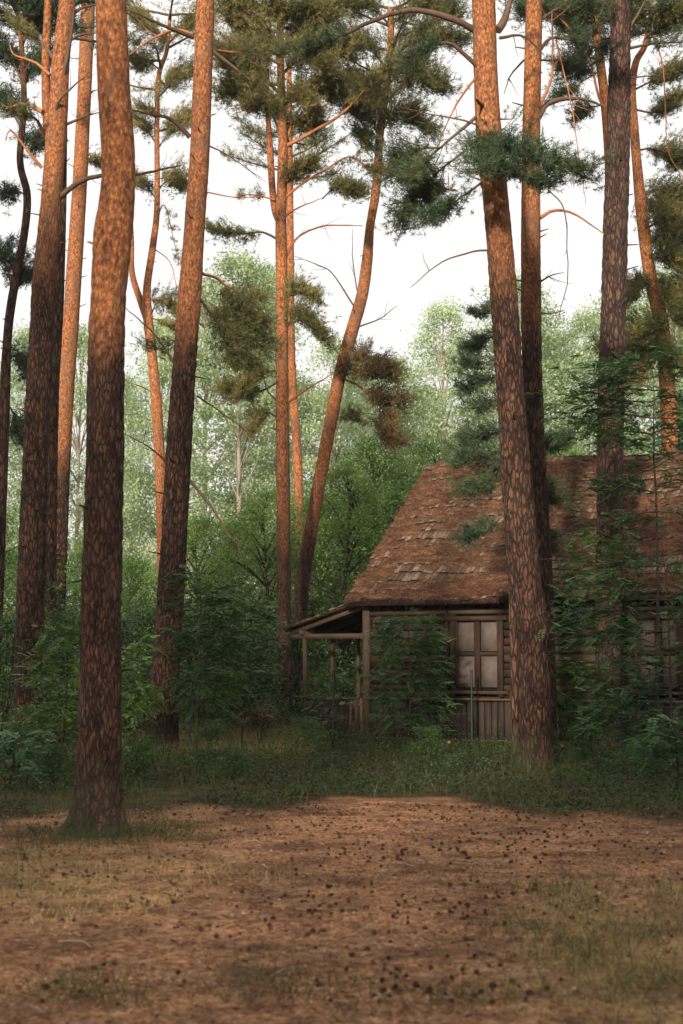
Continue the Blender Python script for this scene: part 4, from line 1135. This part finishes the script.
# the blanket of needles
nu, ns = 520, 210
U = np.linspace(U0 - .02, U1 + .02, nu); S = np.linspace(-0.06, SLEN + 0.04, ns)
vv = np.zeros((ns, nu, 3))
for a, s in enumerate(S):
    ph = (s / CH) % 1.0
    step = 0.10 * (1 - ph) ** 1.6 * (0.6 + 0.8 * mnoise.noise(Vector((u * 1.1, s * 2, 3)))) + 0.01
    for b, u in enumerate(U):
        n = mnoise.fractal(Vector((u * 0.9, s * 1.6, 2.2)), 0.9, 2.1, 4) * 0.085
        n += mnoise.noise(Vector((u * 6, s * 9, 5))) * 0.06 + mnoise.noise(Vector((u * 23, s * 23, 9))) * 0.022
        bare = mnoise.noise(Vector((u * 0.75 + 4, s * 3.1, 8.0)))
        t = 0.012 + n + step + (-0.16 * max(0, bare - 0.30) * 3)
        if 0.16 < s / SLEN < 0.24: t -= 0.02 + 0.07 * mnoise.noise(Vector((u * 1.4, 0, 1)))
        vv[a, b] = roof_pt(u, s + 0.03 * mnoise.noise(Vector((u * 3, 0, s))), t)
i, j = np.meshgrid(np.arange(ns - 1), np.arange(nu - 1), indexing='ij'); a = (i * nu + j).ravel()
m, nt, out = newmat('needle_blanket')
po = coords(nt, 'Object')
f1 = noise(nt, po, 34, 6, 0.8); f2 = noise(nt, coords(nt, 'Object', (1, 3, 3)), 2.4, 5, 0.65); f3 = noise(nt, po, 1.1, 3)
c1 = ramp(nt, [(0.36, (0.022, 0.013, 0.009)), (0.5, (0.090, 0.045, 0.028)), (0.62, (0.25, 0.135, 0.085))], mth(nt, 'ADD', mth(nt, 'MULTIPLY', f1, 0.6), mth(nt, 'MULTIPLY', f2, 0.42)))
c1 = mixc(nt, ramp(nt, [(0.55, 0.0), (0.72, 0.5)], f3), c1, (0.055, 0.035, 0.02))
finish(nt, out, c1, 0.95, mth(nt, 'ADD', f1, f2), 1.0, 0.05, spec=0.1)
MB().add(vv.reshape(-1, 3), np.stack([a, a + 1, a + nu + 1, a + nu], 1)).build('needle_cover', m, rf, smooth=True)
# loose needles on it and hanging over the eaves
n = 34000
ri = RNG.integers(0, ns, n); ci = RNG.integers(0, nu, n)
p = vv[ri, ci] + RNG.normal(size=(n, 3)) * 0.012
d = norm(rand_unit(n) * [1, 1, 0.8] + [0, -0.35, 0.1]); sd = norm(np.cross(d, rand_unit(n)))
mb = MB(); mb.add(*tris_from(p, d, sd, RNG.uniform(0.05, 0.11, n), 0.0045))
n = 3500
ci = RNG.integers(0, nu, n); p = vv[0, ci] + RNG.normal(size=(n, 3)) * 0.02
mb.add(*tris_from(p, norm(rand_unit(n) * 0.6 + [0, -.5, -.8]), rand_unit(n), RNG.uniform(0.04, 0.10, n), 0.004))
mb.build('loose_needles', M['debris'], rf)['kind'] = 'stuff'
# ridge cap, verge board, fascia
mb = MB(); u = U0
while u < U1:
    w = random.uniform(0.22, 0.4)
    x0 = roof_pt(u + w / 2, SLEN, 0)
    mb.box((x0[0], x0[1] - .07, x0[2] + .005), (w - .02, .19, .03), (SL - .1 + random.uniform(-.1, .1), random.uniform(-.04, .04), 0), .008)
    mb.box((x0[0], x0[1] + .08, x0[2] + .008), (w - .02, .19, .03), (-SL + random.uniform(-.1, .1), random.uniform(-.04, .04), 0), .008); u += w
mb.build('ridge_cap', M['shingle'], rf)
vm = MB()
e0, e1 = np.array(roof_pt(U0 + .02, 0.02, -.08)), np.array(roof_pt(U0 + .02, SLEN - .02, -.08))
vm.box((e0 + e1) / 2, (0.035, SLEN, 0.12), (SL, 0, 0), .006)
vm.build('verge_board', M['post_wood'], rf)
MB().box((LEN / 2, -OV + .05, EAVE_Z - .07), (LEN + .7, .03, .09), jit=.008).build('fascia', M['frame_wood'], rf)

# lean-to porch on the left gable
PU = -1.62; PV = 2.5; zl = 2.13
def pslope(u): return EAVE_Z - 0.02 + (EAVE_Z - 0.02 - (zl + .12)) / 1.75 * u
porch = MB(); v = -0.22
while v < PV + .15:                       # roof boards running down the slope
    w = random.uniform(.15, .22); e = PU - random.uniform(.12, .3)
    cu = (e + .0) / 2; z_ = pslope(cu)
    an = math.atan2(pslope(0) - pslope(e), -e)
    porch.box((cu, v + w / 2, z_ + .03), (math.hypot(e, pslope(0) - pslope(e)), w - .008, .025), (0, -an, 0), .006); v += w
po_ = porch.build('porch', M['frame_wood'], house)
mb = MB()
for k in range(9):                        # battens and curled slats on top
    u = -0.1 - k * .2
    mb.box((u, PV / 2, pslope(u) + .06 + random.uniform(0, .012)), (.13, PV + .5, .018), (random.uniform(-.01, .01), -an + random.uniform(-.12, .02), 0), .01)
mb.build('porch_slats', M['shingle'], po_)
MB().box(((PU - .1) / 2, -.02, zl - .02), (-PU + .22, .09, .10), (0, .0, 0), .006).build('tie_beam', M['beam_wood'], po_)
mb = MB().box((cu + .02, .0, pslope(cu) - .05), (1.86, .07, .09), (0, -an, 0), .005)
mb.build('rafter', M['beam_wood'], po_)
for vv_ in (0.85, 1.7, 2.45):
    MB().box((cu + .02, vv_, pslope(cu) - .05), (1.86, .07, .09), (0, -an, 0), .005).build('rafter', M['frame_wood'], po_)
MB().box((PU + .14, PV / 2, zl + .055), (.09, PV + .3, .09), (0, 0, 0), .005).build('plate_beam', M['beam_wood'], po_)
for (pu, pv) in ((PU + .16, .0), (PU + .16, PV - .1), (PU + .16, 1.2)):
    MB().tube([(pu, pv, 0), (pu + .015, pv, 1.0), (pu - .01, pv, zl)], [.055, .05, .05], 8).build('porch_post', M['post_wood'], po_, smooth=True)
mb = MB(); u = PU + .24
while u < -.50:
    w = random.uniform(.09, .15); mb.box((u + w / 2, -.03, .43), (w - .012, .022, .8 + random.uniform(-.05, .02)), (0, random.uniform(-.03, .03), 0), .004); u += w
mb.build('railing', M['skirt_wood'], po_)
MB().box((PU / 2 - .1, -.045, .86), (-PU - .15, .06, .045), jit=.006).build('handrail', M['beam_wood'], po_)
mb = MB()
for k in range(3):
    mb.box((-.37 + k * .125, -.05, .43 + random.uniform(-.02, .03)), (.055, .022, .80), (0, random.uniform(-.03, .03), 0), .004)
mb.box((-.26, -.03, .72), (.42, .02, .05)).box((-.26, -.03, .18), (.42, .02, .05))
mb.build('picket_panel', M['beam_wood'], po_)
MB().box((PU / 2, PV / 2, .05), (-PU, PV, .08)).build('porch_floor', M['beam_wood'], po_)

# ------------------------------------------------------------------ wire fence with green posts
FP = [gnd(190, 757), gnd(333, 750), gnd(472, 746)]
fence = empty('wire_fence', FP[0]); fb = FP[0].copy()
tag(fence, 'low chain-link wire fence on thin green steel posts running past the porch', 'fence')
FHT = 0.60
wm = MB()
for a, b in zip(FP[:-1], FP[1:]):
    L = np.linalg.norm(b - a); d = (b - a) / L; sag = lambda s: 0.03 * math.sin(s / L * math.pi)
    pitch = 0.075; n = int((L + FHT) / pitch)
    for k in range(n):
        for sg in (1, -1):
            s0 = k * pitch - (FHT if sg > 0 else 0) if sg > 0 else k * pitch
            p0 = (s0, 0.0); p1 = (s0 + sg * FHT, FHT)
            # clip to 0..L
            t0, t1 = 0.0, 1.0
            for bound in (0, L):
                pass
            sA, sB = p0[0], p1[0]
            lo, hi = min(sA, sB), max(sA, sB)
            ta = max(0.0, (0 - sA) / (sB - sA)) if sB > sA else max(0.0, (L - sA) / (sB - sA))
            tb = min(1.0, (L - sA) / (sB - sA)) if sB > sA else min(1.0, (0 - sA) / (sB - sA))
            if tb <= ta: continue
            q = [a - fb + d * (sA + (sB - sA) * t) + np.array([0, 0.004 * sg, FHT * t + 0.02 - sag(sA + (sB - sA) * t) * t]) for t in (ta, tb)]
            wm.tube(q, 0.0017, 3, cap=False)
    for z in (0.04, 0.62, FHT):
        wm.tube([a - fb + [0, 0, z], (a + b) / 2 - fb + [0, 0, z - .02], b - fb + [0, 0, z]], 0.0022, 4, cap=False)
wm.build('wire_mesh', M['wire'], fence)
for k, p in enumerate(FP):
    q = p - fb; ht = 1.40
    MB().tube([q + [0, 0, -.1], q + [0.005, 0, ht]], 0.021, 10).box(q + [0, 0, ht + .012], (.052, .052, .02)).build('post', M['green_post'], fence)

# ------------------------------------------------------------------ low growth
RNG = np.random.default_rng(404); random.seed(404)
def zg(x, y):
    return np.array([hgt(a, b) for a, b in zip(x, y)])
# bilberry and low herbs between the clearing and the cabin
nC = 7500
cx = RNG.uniform(-9.5, 9.5, nC); cy = RNG.uniform(13.5, 31, nC)
ed = np.array([edge_y(a) for a in cx])
dens = np.array([mnoise.noise(Vector((a * 0.6, b * 0.6, 3))) for a, b in zip(cx, cy)])
k1 = (cy > ed + RNG.uniform(-0.12, 0.5, nC) - 0.7 * (RNG.uniform(size=nC) < 0.12) - 0.5 * np.maximum(0, dens)) & ((dens > -0.32) | (cy < ed + 1.2))
inside = ((cx - HC[0]) * math.sin(TH) + (cy - HC[1]) * math.cos(TH) > -0.15) & ((cx - HC[0]) * math.cos(TH) - (cy - HC[1]) * math.sin(TH) > -0.1)
k1 &= ~inside
# strip of brown path behind the near pine
k1 &= ~((cx < -1.9) & (cy < 16.6) & (cy > 15.2) & (RNG.uniform(size=nC) < 0.65))
cx, cy = cx[k1], cy[k1]; cz = zg(cx, cy)
lb = MB(); tot = []
for x, y, z in zip(cx, cy, cz):
    n = random.randint(14, 30); hh = 0.05 + 0.30 * max(0, 0.35 + mnoise.noise(Vector((x * 1.3, y * 1.3, 40)))) * random.uniform(.5, 1.2)
    p = RNG.normal(size=(n, 3)) * [0.14, 0.14, 0.0] + [x, y, z]; p[:, 2] += np.abs(RNG.normal(size=n)) * hh * 0.7 + 0.01
    tot.append(p)
p = np.vstack(tot); leaves(lb, p, 0.048, droop=0.0, flat=0.4, asp=0.55)
tag(lb.build('bilberry_cover', M['leaf_low']), 'dark green bilberry and moss cover along the edge of the clearing', 'ground cover', kind='stuff')

def blades(x, y, lo, hi, w, mat, name, label, lean=0.35):
    n = len(x); b = np.stack([x, y, zg(x, y) - 0.005], 1)
    d = norm(RNG.normal(size=(n, 3)) * [lean, lean, 0] + [0, 0, 1.0]); s = norm(np.cross(d, rand_unit(n)))
    L = RNG.uniform(lo, hi, (n, 1)); bend = norm(d + RNG.normal(size=(n, 3)) * [0.6, 0.6, 0.1] + [0, 0, -.25])
    m1 = b + d * L * 0.55; tip = m1 + bend * L * 0.5
    v = np.stack([b - s * w, b + s * w, m1 + s * w * .75, m1 - s * w * .75, tip], 1).reshape(-1, 3)
    k = np.arange(n)[:, None] * 5
    mb = MB(); mb.add(v, k + np.array([[0, 1, 2, 3]])); mb.f.append((k + np.array([[3, 2, 4]])))
    return tag(mb.build(name, M[mat]), label, 'grass', kind='stuff')

# grass between the herbs, dry at the fence
n = 30000; x = RNG.uniform(-9.5, 9.5, n); y = RNG.uniform(14.2, 30, n)
ed = np.array([edge_y(a) for a in x]); nz = np.array([mnoise.noise(Vector((a * 0.9, b * 0.9, 9))) for a, b in zip(x, y)])
k1 = (y > ed + 0.05) & (nz > RNG.uniform(-0.6, 0.3, n))
ins = ((x - HC[0]) * math.sin(TH) + (y - HC[1]) * math.cos(TH) > -0.12) & ((x - HC[0]) * math.cos(TH) - (y - HC[1]) * math.sin(TH) > 0)
k1 &= ~ins
blades(x[k1], y[k1], 0.10, 0.36, 0.0028, 'grass_green', 'undergrowth_grass', 'thin olive grass standing among the dark ground cover in front of the cabin')
n = 18000; x = RNG.uniform(-4.6, -0.5, n); y = RNG.uniform(23.2, 33, n)
nz = np.array([mnoise.noise(Vector((a * 0.5, b * 0.5, 19))) for a, b in zip(x, y)])
k1 = (nz > RNG.uniform(-0.6, 0.2, n)) & ~((x > HC[0] - 1.6) & (y > HC[1] - 0.2))
blades(x[k1], y[k1], 0.12, 0.42, 0.003, 'grass', 'dry_grass', 'dry straw coloured grass behind the wire fence left of the porch')
# tawny grass of the clearing
def patch_blades(n, x0, x1, y0, y1, thr, seed):
    x = RNG.uniform(x0, x1, n); y = RNG.uniform(y0, y1, n)
    nz = np.array([0.5 + 0.9 * mnoise.noise(Vector((a * 1.9, b * 1.3, seed))) for a, b in zip(x, y)])
    st = np.array([straw_amt(a, b) for a, b in zip(x, y)])
    k = nz * st > RNG.uniform(thr, thr + 0.5, n)
    return x[k], y[k]
x, y = patch_blades(60000, -4, 4, 4.6, 13.5, 0.10, 1.0)
blades(x, y, 0.03, 0.12, 0.0016, 'grass', 'tawny_grass', 'short tawny grass on the right of the clearing and round the near pine')
x, y = patch_blades(15000, -4, 4, 4.6, 13.5, 0.30, 6.0)
# plus scattered green tussocks
for (px, py, m_) in [(60, 992, 150), (118, 997, 130), (96, 978, 60), (250, 985, 130), (300, 992, 90), (366, 998, 90), (452, 1000, 90), (78, 836, 260), (118, 836, 260), (98, 842, 160), (90, 832, 200), (60, 845, 140), (135, 842, 200), (170, 836, 200), (636, 995, 120), (668, 985, 130), (600, 960, 160), (560, 965, 120), (520, 930, 130), (545, 940, 120),
                     (575, 905, 140), (560, 892, 120), (540, 890, 100), (600, 915, 120), (640, 935, 140), (30, 850, 90), (20, 835, 160), (45, 830, 160), (140, 832, 220), (160, 828, 220), (180, 830, 140), (205, 840, 80), (60, 838, 160), (125, 820, 200), (140, 812, 160), (455, 872, 60),
                     (395, 880, 30), (275, 958, 60), (660, 890, 80), (620, 880, 80), (480, 1002, 60), (20, 812, 140), (70, 815, 130), (150, 800, 100), (130, 802, 130)]:
    g = gnd(px, py); s = 0.06 + 0.0 * g[1]
    x = np.concatenate([x, g[0] + RNG.normal(size=m_) * (0.07 + 0.010 * g[1])]); y = np.concatenate([y, g[1] + RNG.normal(size=m_) * (0.07 + 0.015 * g[1])])
blades(x, y, 0.04, 0.17, 0.0018, 'grass_green', 'green_tussocks', 'small green grass tussocks scattered over the brown clearing', 0.5)
# fallen needles, chips
n = 95000; x = RNG.uniform(-4.2, 4.2, n); y = 4.4 + 12.2 * RNG.uniform(size=n) ** 1.25
k1 = np.array([b < edge_y(a) + 0.3 for a, b in zip(x, y)]); x, y = x[k1], y[k1]; n = len(x)
p = np.stack([x, y, zg(x, y) + RNG.uniform(0.001, 0.012, n)], 1); a = RNG.uniform(0, 6.283, n)
d = np.stack([np.cos(a), np.sin(a), RNG.uniform(-.08, .14, n)], 1); s = np.stack([-np.sin(a), np.cos(a), np.zeros(n)], 1)
mb = MB(); mb.add(*tris_from(p, norm(d), s, RNG.uniform(0.03, 0.075, n), 0.0022))
tag(mb.build('needle_litter', M['fallen_needles']), 'fallen brown pine needles carpeting the clearing', 'needle litter', kind='stuff')
n = 15000; x = RNG.uniform(-4, 4, n); y = 4.6 + 11 * RNG.uniform(size=n) ** 1.2
p = np.stack([x, y, zg(x, y) + 0.006], 1); mb = MB(); leaves(mb, p, 0.032, droop=0.0, flat=0.8, asp=0.6)
M['chips'] = leaf_mat('litter_and_shadow_chips', (0.012, 0.008, 0.006), (0.10, 0.05, 0.03), (0.42, 0.27, 0.17), 0.0, 3.0, 0.8)  # darkest chip tone paints small shadows among the litter
tag(mb.build('flakes_and_shadow_flecks', M['chips']), 'bark flakes and withered leaves, the darkest standing in for small shadows, on the clearing', 'litter', kind='stuff')
# yellow specks of tiny flowers near the big pines
mb = MB(); pts = []
for (px, py, m_, sp) in [(200, 826, 26, .38), (160, 822, 14, .3), (40, 830, 14, .35), (225, 838, 8, .3), (440, 766, 8, .8), (560, 775, 8, .9)]:
    g = gnd(px, py)
    for _ in range(m_):
        pts.append(g + np.array([random.gauss(0, sp), random.gauss(0, sp), random.uniform(0.04, 0.13)]))
leaves(mb, np.array(pts), 0.022, droop=-0.5, flat=0.3, asp=0.9)
leaves(mb, np.array(pts), 0.022, droop=-0.3, flat=0.7, asp=0.9)
tag(mb.build('yellow_flowerlets', M['grass']), 'tiny pale yellow flower heads dotted in the grass by the near pine', 'wild flowers', kind='stuff')

# seedlings one can point at
def seedling(px, py, n, L, label, h=0.25, mat='leaf_fresh'):
    g = gnd(px, py); g[2] = hgt(g[0], g[1])
    r = empty('seedling', g); tag(r, label, 'seedling', 'seedlings on the forest floor')
    wb, lb = MB(), MB(); bs, ds = [], []
    for k in range(n):
        a = random.uniform(0, 6.28); rr = random.uniform(0, .35) * h * 1.6; hz = h * random.uniform(.45, 1)
        o = np.array([math.cos(a) * rr, math.sin(a) * rr, hz]); bs.append(o)
        ds.append(norm(np.array([math.cos(a), math.sin(a), random.uniform(-.1, .4)])))
        wb.tube([(0, 0, -.02), (o[0] * .4, o[1] * .4, hz * .6), o], [.004, .003, .002], 4, cap=False)
    pinnate(lb, np.array(bs), np.array(ds), np.full(n, L), 3)
    wb.build('stem', M['stem'], r); lb.build('foliage', M[mat], r)
for a in [(468, 774, 11, .24, 'bright seedling in the dark ground cover left of the big reddish pine', .3), (446, 786, 8, .2, 'bright seedling at the edge of the ground cover below the window', .2),
          (492, 770, 7, .2, 'small bright seedling close to the foot of the big reddish pine', .25), (408, 788, 6, .17, 'small seedling below the rowan by the plank wall', .18),
          (560, 782, 7, .2, 'pale seedling right of the foot of the big reddish pine', .22), (590, 776, 7, .22, 'seedling in front of the grey brown pine', .28), (642, 778, 7, .2, 'seedling below the right-hand rowan', .25),
          (206, 768, 10, .24, 'seedling right of the second tall pine foot', .3), (240, 776, 9, .22, 'dark seedling in the ground cover in the middle left', .25),
          (60, 770, 12, .28, 'leafy seedling left of the near pine at mid height of the ground cover', .4), (30, 790, 9, .22, 'seedling at the left border at the edge of the needle strip', .25),
          (130, 776, 9, .24, 'seedling directly right of the near pine', .35), (150, 764, 9, .24, 'seedling at the foot of the second tall pine', .3),
          (24, 862, 5, .11, 'small seedling on bare needles near the left border', .07), (52, 858, 4, .10, 'tiny seedling on needles left below the near pine', .06), (20, 890, 3, .07, 'tiniest seedling alone on needles at the left border', .05),
          (668, 953, 4, .07, 'fresh seedling in tawny grass at the right border', .05), (198, 868, 3, .07, 'tiny seedling among cones in the middle left of the clearing', .05),
          (372, 886, 3, .07, 'tiny seedling among cones in the middle of the clearing', .05)]:
    seedling(*a[:5], h=a[5])
# withered fern by the fence
g = gnd(259, 752); g[1] += 0.5; r = empty('withered_fern', (g[0], g[1], 0)); tag(r, 'rust brown withered bush standing by the fence in the dark undergrowth', 'withered bush')
wb, lb = MB(), MB(); bs, ds = [], []
for k in range(36):
    a = random.uniform(0, 6.28); o = np.array([random.gauss(0, .16), random.gauss(0, .16), random.uniform(.45, .95)]); bs.append(o); ds.append(norm(np.array([math.cos(a), math.sin(a), -.1])))
    if k % 4 == 0: wb.tube([(0, 0, 0), o * [.4, .4, .6], o], [.008, .005, .003], 4, cap=False)
pinnate(lb, np.array(bs), np.array(ds), np.full(36, .2)); wb.build('stem', M['stem'], r); lb.build('foliage', M['fern_dead'], r)
# two yellow flowers in front of the skirting
for px, py, lb_ in ((449, 760, 'yellow flower in front of the plank wall, left of the big reddish pine'), (562, 764, 'small yellow flower right of the foot of the big reddish pine')):
    g = gnd(px, py); r = empty('wild_flower', g); tag(r, lb_, 'flower', 'yellow flowers by the cabin')
    MB().tube([(0, 0, 0), (.01, 0, .13), (0, 0, .27)], [.003, .003, .002], 4).build('stem', M['stem'], r)
    mb = MB()
    for k in range(8):
        a = k * math.pi / 4; mb.box((math.cos(a) * .018, -.01, .28 + math.sin(a) * .018), (.02, .006, .012), (0, -a, 0))
    mb.box((0, -.012, .28), (.025, .015, .025)); mb.build('petals', M['yellow'], r)

# ------------------------------------------------------------------ pine cones
def cone_mesh(seed, ln, wd):
    rr = random.Random(seed); mb = MB(); n = 62
    t = np.linspace(0, 1, 9); prof = np.sin(np.pi * (t * 0.86 + 0.1)) ** 0.8 * wd * 0.36
    mb.tube(np.stack([np.zeros(9), np.zeros(9), t * ln], 1), prof, 8)
    for k in range(n):
        a = k * 2.39996; s = (k + .5) / n; r0 = math.sin(math.pi * (s * .86 + .1)) ** .8 * wd * .33
        rad = np.array([math.cos(a), math.sin(a), 0]); tan = np.array([-math.sin(a), math.cos(a), 0]); up = np.array([0, 0, 1.0])
        o = rad * r0 + up * s * ln * .92; L = wd * .26 * (1 - .35 * s); w = wd * .17 * (1 - .3 * s)
        tip = o + (rad * .85 + up * .55 * (1 - .3 * s)) * L
        th = up * .0018 - rad * .0008
        q = [o - tan * w * .5, o + tan * w * .5, tip + tan * w * .6, tip + rad * .002, tip - tan * w * .6]
        mb.add(q + [p_ - th for p_ in q], [[0, 1, 2, 3], [5, 8, 7, 6]]); mb.f.append(np.array([[0, 3, 4], [5, 9, 8]]) + mb.n - 10)
    return mb
RC = random.Random(31); cones = []
def cone_spot():
    while True:
        py = 806 + 200 * RC.random() ** 1.9; px = RC.uniform(-10, 690); g = gnd(px, py)
        if g[1] > edge_y(g[0]) + .1: continue
        d = 0.40 + 1.1 * mnoise.noise(Vector((g[0] * .9, g[1] * .7, 4))) + (0.35 if 280 < px < 600 and py < 930 else 0) - 0.55 * straw_amt(g[0], g[1]) * (px > 400)
        if RC.random() < d: return g
spots = sorted([cone_spot() for _ in range(640)], key=lambda g: g[1])
protos = [cone_mesh(k, l, w) for k, (l, w) in enumerate(((.052, .040), (.046, .036), (.056, .038), (.040, .034)))]
meshes = []
stuffc = MB(); sv = [(np.vstack(p_.v), p_.f) for p_ in protos]
for k, g in enumerate(spots):
    z = hgt(g[0], g[1]) + 0.009
    rot = (R(90) + RC.uniform(-.5, .5), RC.uniform(0, 6.28), RC.uniform(0, 6.28)); sc = RC.uniform(.42, .75)
    if k < 4:
        o = protos[k].build('pine_cone', M['cone']); meshes.append(o)
    elif k < 300:
        o = meshes[k % 4].copy(); C.objects.link(o)
    else:
        v_, f_ = sv[k % 4]; v2 = (v_ * sc) @ euler(rot).T + [g[0], g[1], z]
        off = stuffc.n; stuffc.v.append(v2); stuffc.n += len(v2)
        for ff in f_: stuffc.f.append(ff + off)
        continue
    o.location = (g[0], g[1], z); o.rotation_euler = rot; o.scale = (sc,) * 3
    tag(o, 'small dark open pine cone lying on the needle-strewn clearing', 'pine cone', 'pine cones on the clearing')
tag(stuffc.build('pine_cones_beyond', M['cone']), 'dark pine cones scattered over the farther part of the clearing', 'pine cones', kind='stuff')

# sticks
for pts, r0, lb_ in [([(274, 979), (290, 972), (306, 969), (322, 975)], .007, 'curved pale stick at the bottom of the picture, right of the grass tuft'), ([(145, 938), (162, 935), (180, 940)], .006, 'straight pale stick on the needles at the lower left'),
                     ([(58, 942), (76, 941), (92, 946)], .006, 'pale stick near the left border in the foreground'), ([(218, 918), (232, 919)], .009, 'short thick pale chip of wood in the middle left of the clearing'),
                     ([(223, 858), (238, 858)], .010, 'short pale stick behind the cones, right of the near pine'), ([(452, 860), (470, 862), (482, 860)], .007, 'thin stick lying among cones in the middle right'),
                     ([(440, 1000), (452, 1003)], .007, 'short pale stick at the bottom border, right of centre'), ([(345, 912), (356, 911)], .007, 'short stick in the middle of the clearing'),
                     ([(500, 886), (511, 883), (520, 884)], .006, 'thin dark stick at the edge of the tawny grass')]:
    g = [gnd(*p_) for p_ in pts]; o0 = g[0].copy(); o0[2] = hgt(o0[0], o0[1]) + .012
    pa = limb_path([np.array([q[0] - o0[0], q[1] - o0[1], RC.uniform(-.004, .008)]) for q in g], .012, 9)
    tag(MB().tube(pa, np.linspace(r0, r0 * .5, 9), 6).build('stick', M['stick'], origin=None), lb_, 'stick', 'sticks on the clearing').location = o0

# ------------------------------------------------------------------ pines all round, behind the camera too: they shade the floor
RNG = np.random.default_rng(64); random.seed(64)
def wood_pine(x, y, H, low, w, name, label, group):
    r = empty(name, (x, y, 0)); tag(r, label, 'pine tree', group)
    p = limb_path([(0, 0, -.1), (.1, 0, H * .5), (0, .1, H)], .03, 24)
    MB().tube(p, np.linspace(H * .012 + .04, .03, 24), 12).build('trunk', B['dark'], r, smooth=True)
    lb = MB()
    for k in range(95):
        t = random.uniform(low, 1.0); rad = w * (1.08 - t) ** .5 * random.uniform(.3, 1.2); a = random.uniform(0, 6.28)
        c = RNG.normal(size=(18, 3)) * [.45, .45, .3] + [math.cos(a) * rad, math.sin(a) * rad, H * t]
        tufts(lb, c, norm(RNG.normal(size=(18, 3)) + [0, 0, 1]), 6, .26, .03)
    lb.build('crown', M['needles_dark'], r)
    return r
SUN_AZ, SUN_EL = R(196), R(15.5)      # azimuth measured from +Y clockwise: behind the camera, a little to its right... 
GP = 'pines of the wood behind the photographer'
wp = wood_pine(4, -14, 17, .45, 2.6, 'pine_tree', 'plain tall pine of the surrounding wood standing outside the picture', GP)
yp = wood_pine(-2, -8, 13.8, .06, 2.1, 'pine_tree', 'dense young pine added behind the photographer, outside the picture, to block the sun', 'young pines added behind the photographer to shade the lower scene')  # thicket added out of view, its height and gaps shaped to block sun
random.seed(9)
for (x, y, s) in [(8, -13, 1.1), (12, -5, 1.0), (-13, 2, 1.0), (-9, 6, 1.0), (9.5, 7, 1.0), (12, 15, 1.0), (-12, 14, 1.05), (8, 0, 1.0), (-14, 9, 1.0), (13, 22, 1.0)]:
    c = copy_tree(wp); c.location = (x, y, 0); c.rotation_euler.z = random.uniform(0, 6.28); c.scale = (s, s, s)
for (x, y, s) in [(0.2, -5.2, 1.0), (2.4, -4.2, .95), (4.6, -5.4, 1.0), (6.8, -4.4, 1.0), (-4.2, -5.4, .96), (-5.6, -7.5, .72), (-7.4, -5.0, .62), (-9.2, -5.2, .9), (-11.4, -4.2, .97), (-13.6, -5.4, .9),
                  (-15.8, -4.5, .95), (-18, -5.2, .92), (-3.0, -7.4, 1.0), (1.2, -7.8, 1.0), (-10.4, -7.6, .95), (5.6, -7.8, .95), (-14.6, -7.8, .95)]:
    y -= 3.2; s *= 1.07
    c = copy_tree(yp); c.location = (x, y, 0); c.rotation_euler.z = random.uniform(0, 6.28); c.scale = (s, s, s)

# ------------------------------------------------------------------ sky, sun, air
w = bpy.data.worlds.new('World'); scene.world = w; w.use_nodes = True
nt = w.node_tree; nt.nodes.clear()
sky = nt.nodes.new('ShaderNodeTexSky'); sky.sky_type = 'NISHITA'; sky.sun_disc = False
sky.sun_elevation = SUN_EL; sky.sun_rotation = SUN_AZ; sky.air_density = 1.0; sky.dust_density = 4.0; sky.ozone_density = 1.0
# thin high cloud over the whole sky
tc = nt.nodes.new('ShaderNodeTexCoord'); cn = noise(nt, tc.outputs['Generated'], 1.6, 4, 0.5)
cl = mixc(nt, ramp(nt, [(0.2, 0.72), (0.8, 0.92)], cn), sky.outputs[0], (6.45, 6.2, 5.9))
bg = nt.nodes.new('ShaderNodeBackground'); bg.inputs[1].default_value = 0.10
nt.links.new(cl, bg.inputs[0])
wo = nt.nodes.new('ShaderNodeOutputWorld'); nt.links.new(bg.outputs[0], wo.inputs[0])
sun = bpy.data.lights.new('sun', 'SUN'); sun.energy = 4.3; sun.angle = R(3.0); sun.color = (1.0, 0.83, 0.64)
so = bpy.data.objects.new('sun', sun); C.objects.link(so)
sd = Vector((math.sin(SUN_AZ) * math.cos(SUN_EL), math.cos(SUN_AZ) * math.cos(SUN_EL), math.sin(SUN_EL)))
so.rotation_euler = sd.to_track_quat('Z', 'Y').to_euler(); so.location = sd * 60

HAZE = 0.0003
if HAZE:
    mb = MB().box((0, 55, 13.5), (160, 160, 29.5))
    m, nt, out = newmat('haze_air')
    pv = nt.nodes.new('ShaderNodeVolumePrincipled'); pv.inputs['Density'].default_value = HAZE
    pv.inputs['Color'].default_value = (0.93, 0.96, 0.92, 1); pv.inputs['Anisotropy'].default_value = 0.1
    nt.links.new(pv.outputs[0], out.inputs['Volume'])
    tag(mb.build('haze', m), 'thin pale haze filling the wood and veiling the far trees', 'haze', kind='stuff')

# ------------------------------------------------------------------ camera
cd = bpy.data.cameras.new('camera'); cam = bpy.data.objects.new('camera', cd); C.objects.link(cam)
cam.location = (0, 0, CAM_H); cam.rotation_euler = (R(90) + PITCH, 0, 0)
cd.sensor_fit = 'VERTICAL'; cd.sensor_height = 36; cd.sensor_width = 24; cd.lens = F / 1024 * 36
cd.clip_start = 0.1; cd.clip_end = 2000
cd.dof.use_dof = True; cd.dof.focus_distance = 26; cd.dof.aperture_fstop = 2.6
scene.camera = cam
vs = scene.view_settings
vs.view_transform = 'Standard'; vs.look = 'None'; vs.exposure = 0.88; vs.gamma = 1.0; vs.use_curve_mapping = False

cy_ = scene.cycles
cy_.max_bounces = 5; cy_.diffuse_bounces = 3; cy_.glossy_bounces = 1; cy_.transmission_bounces = 3; cy_.transparent_max_bounces = 4
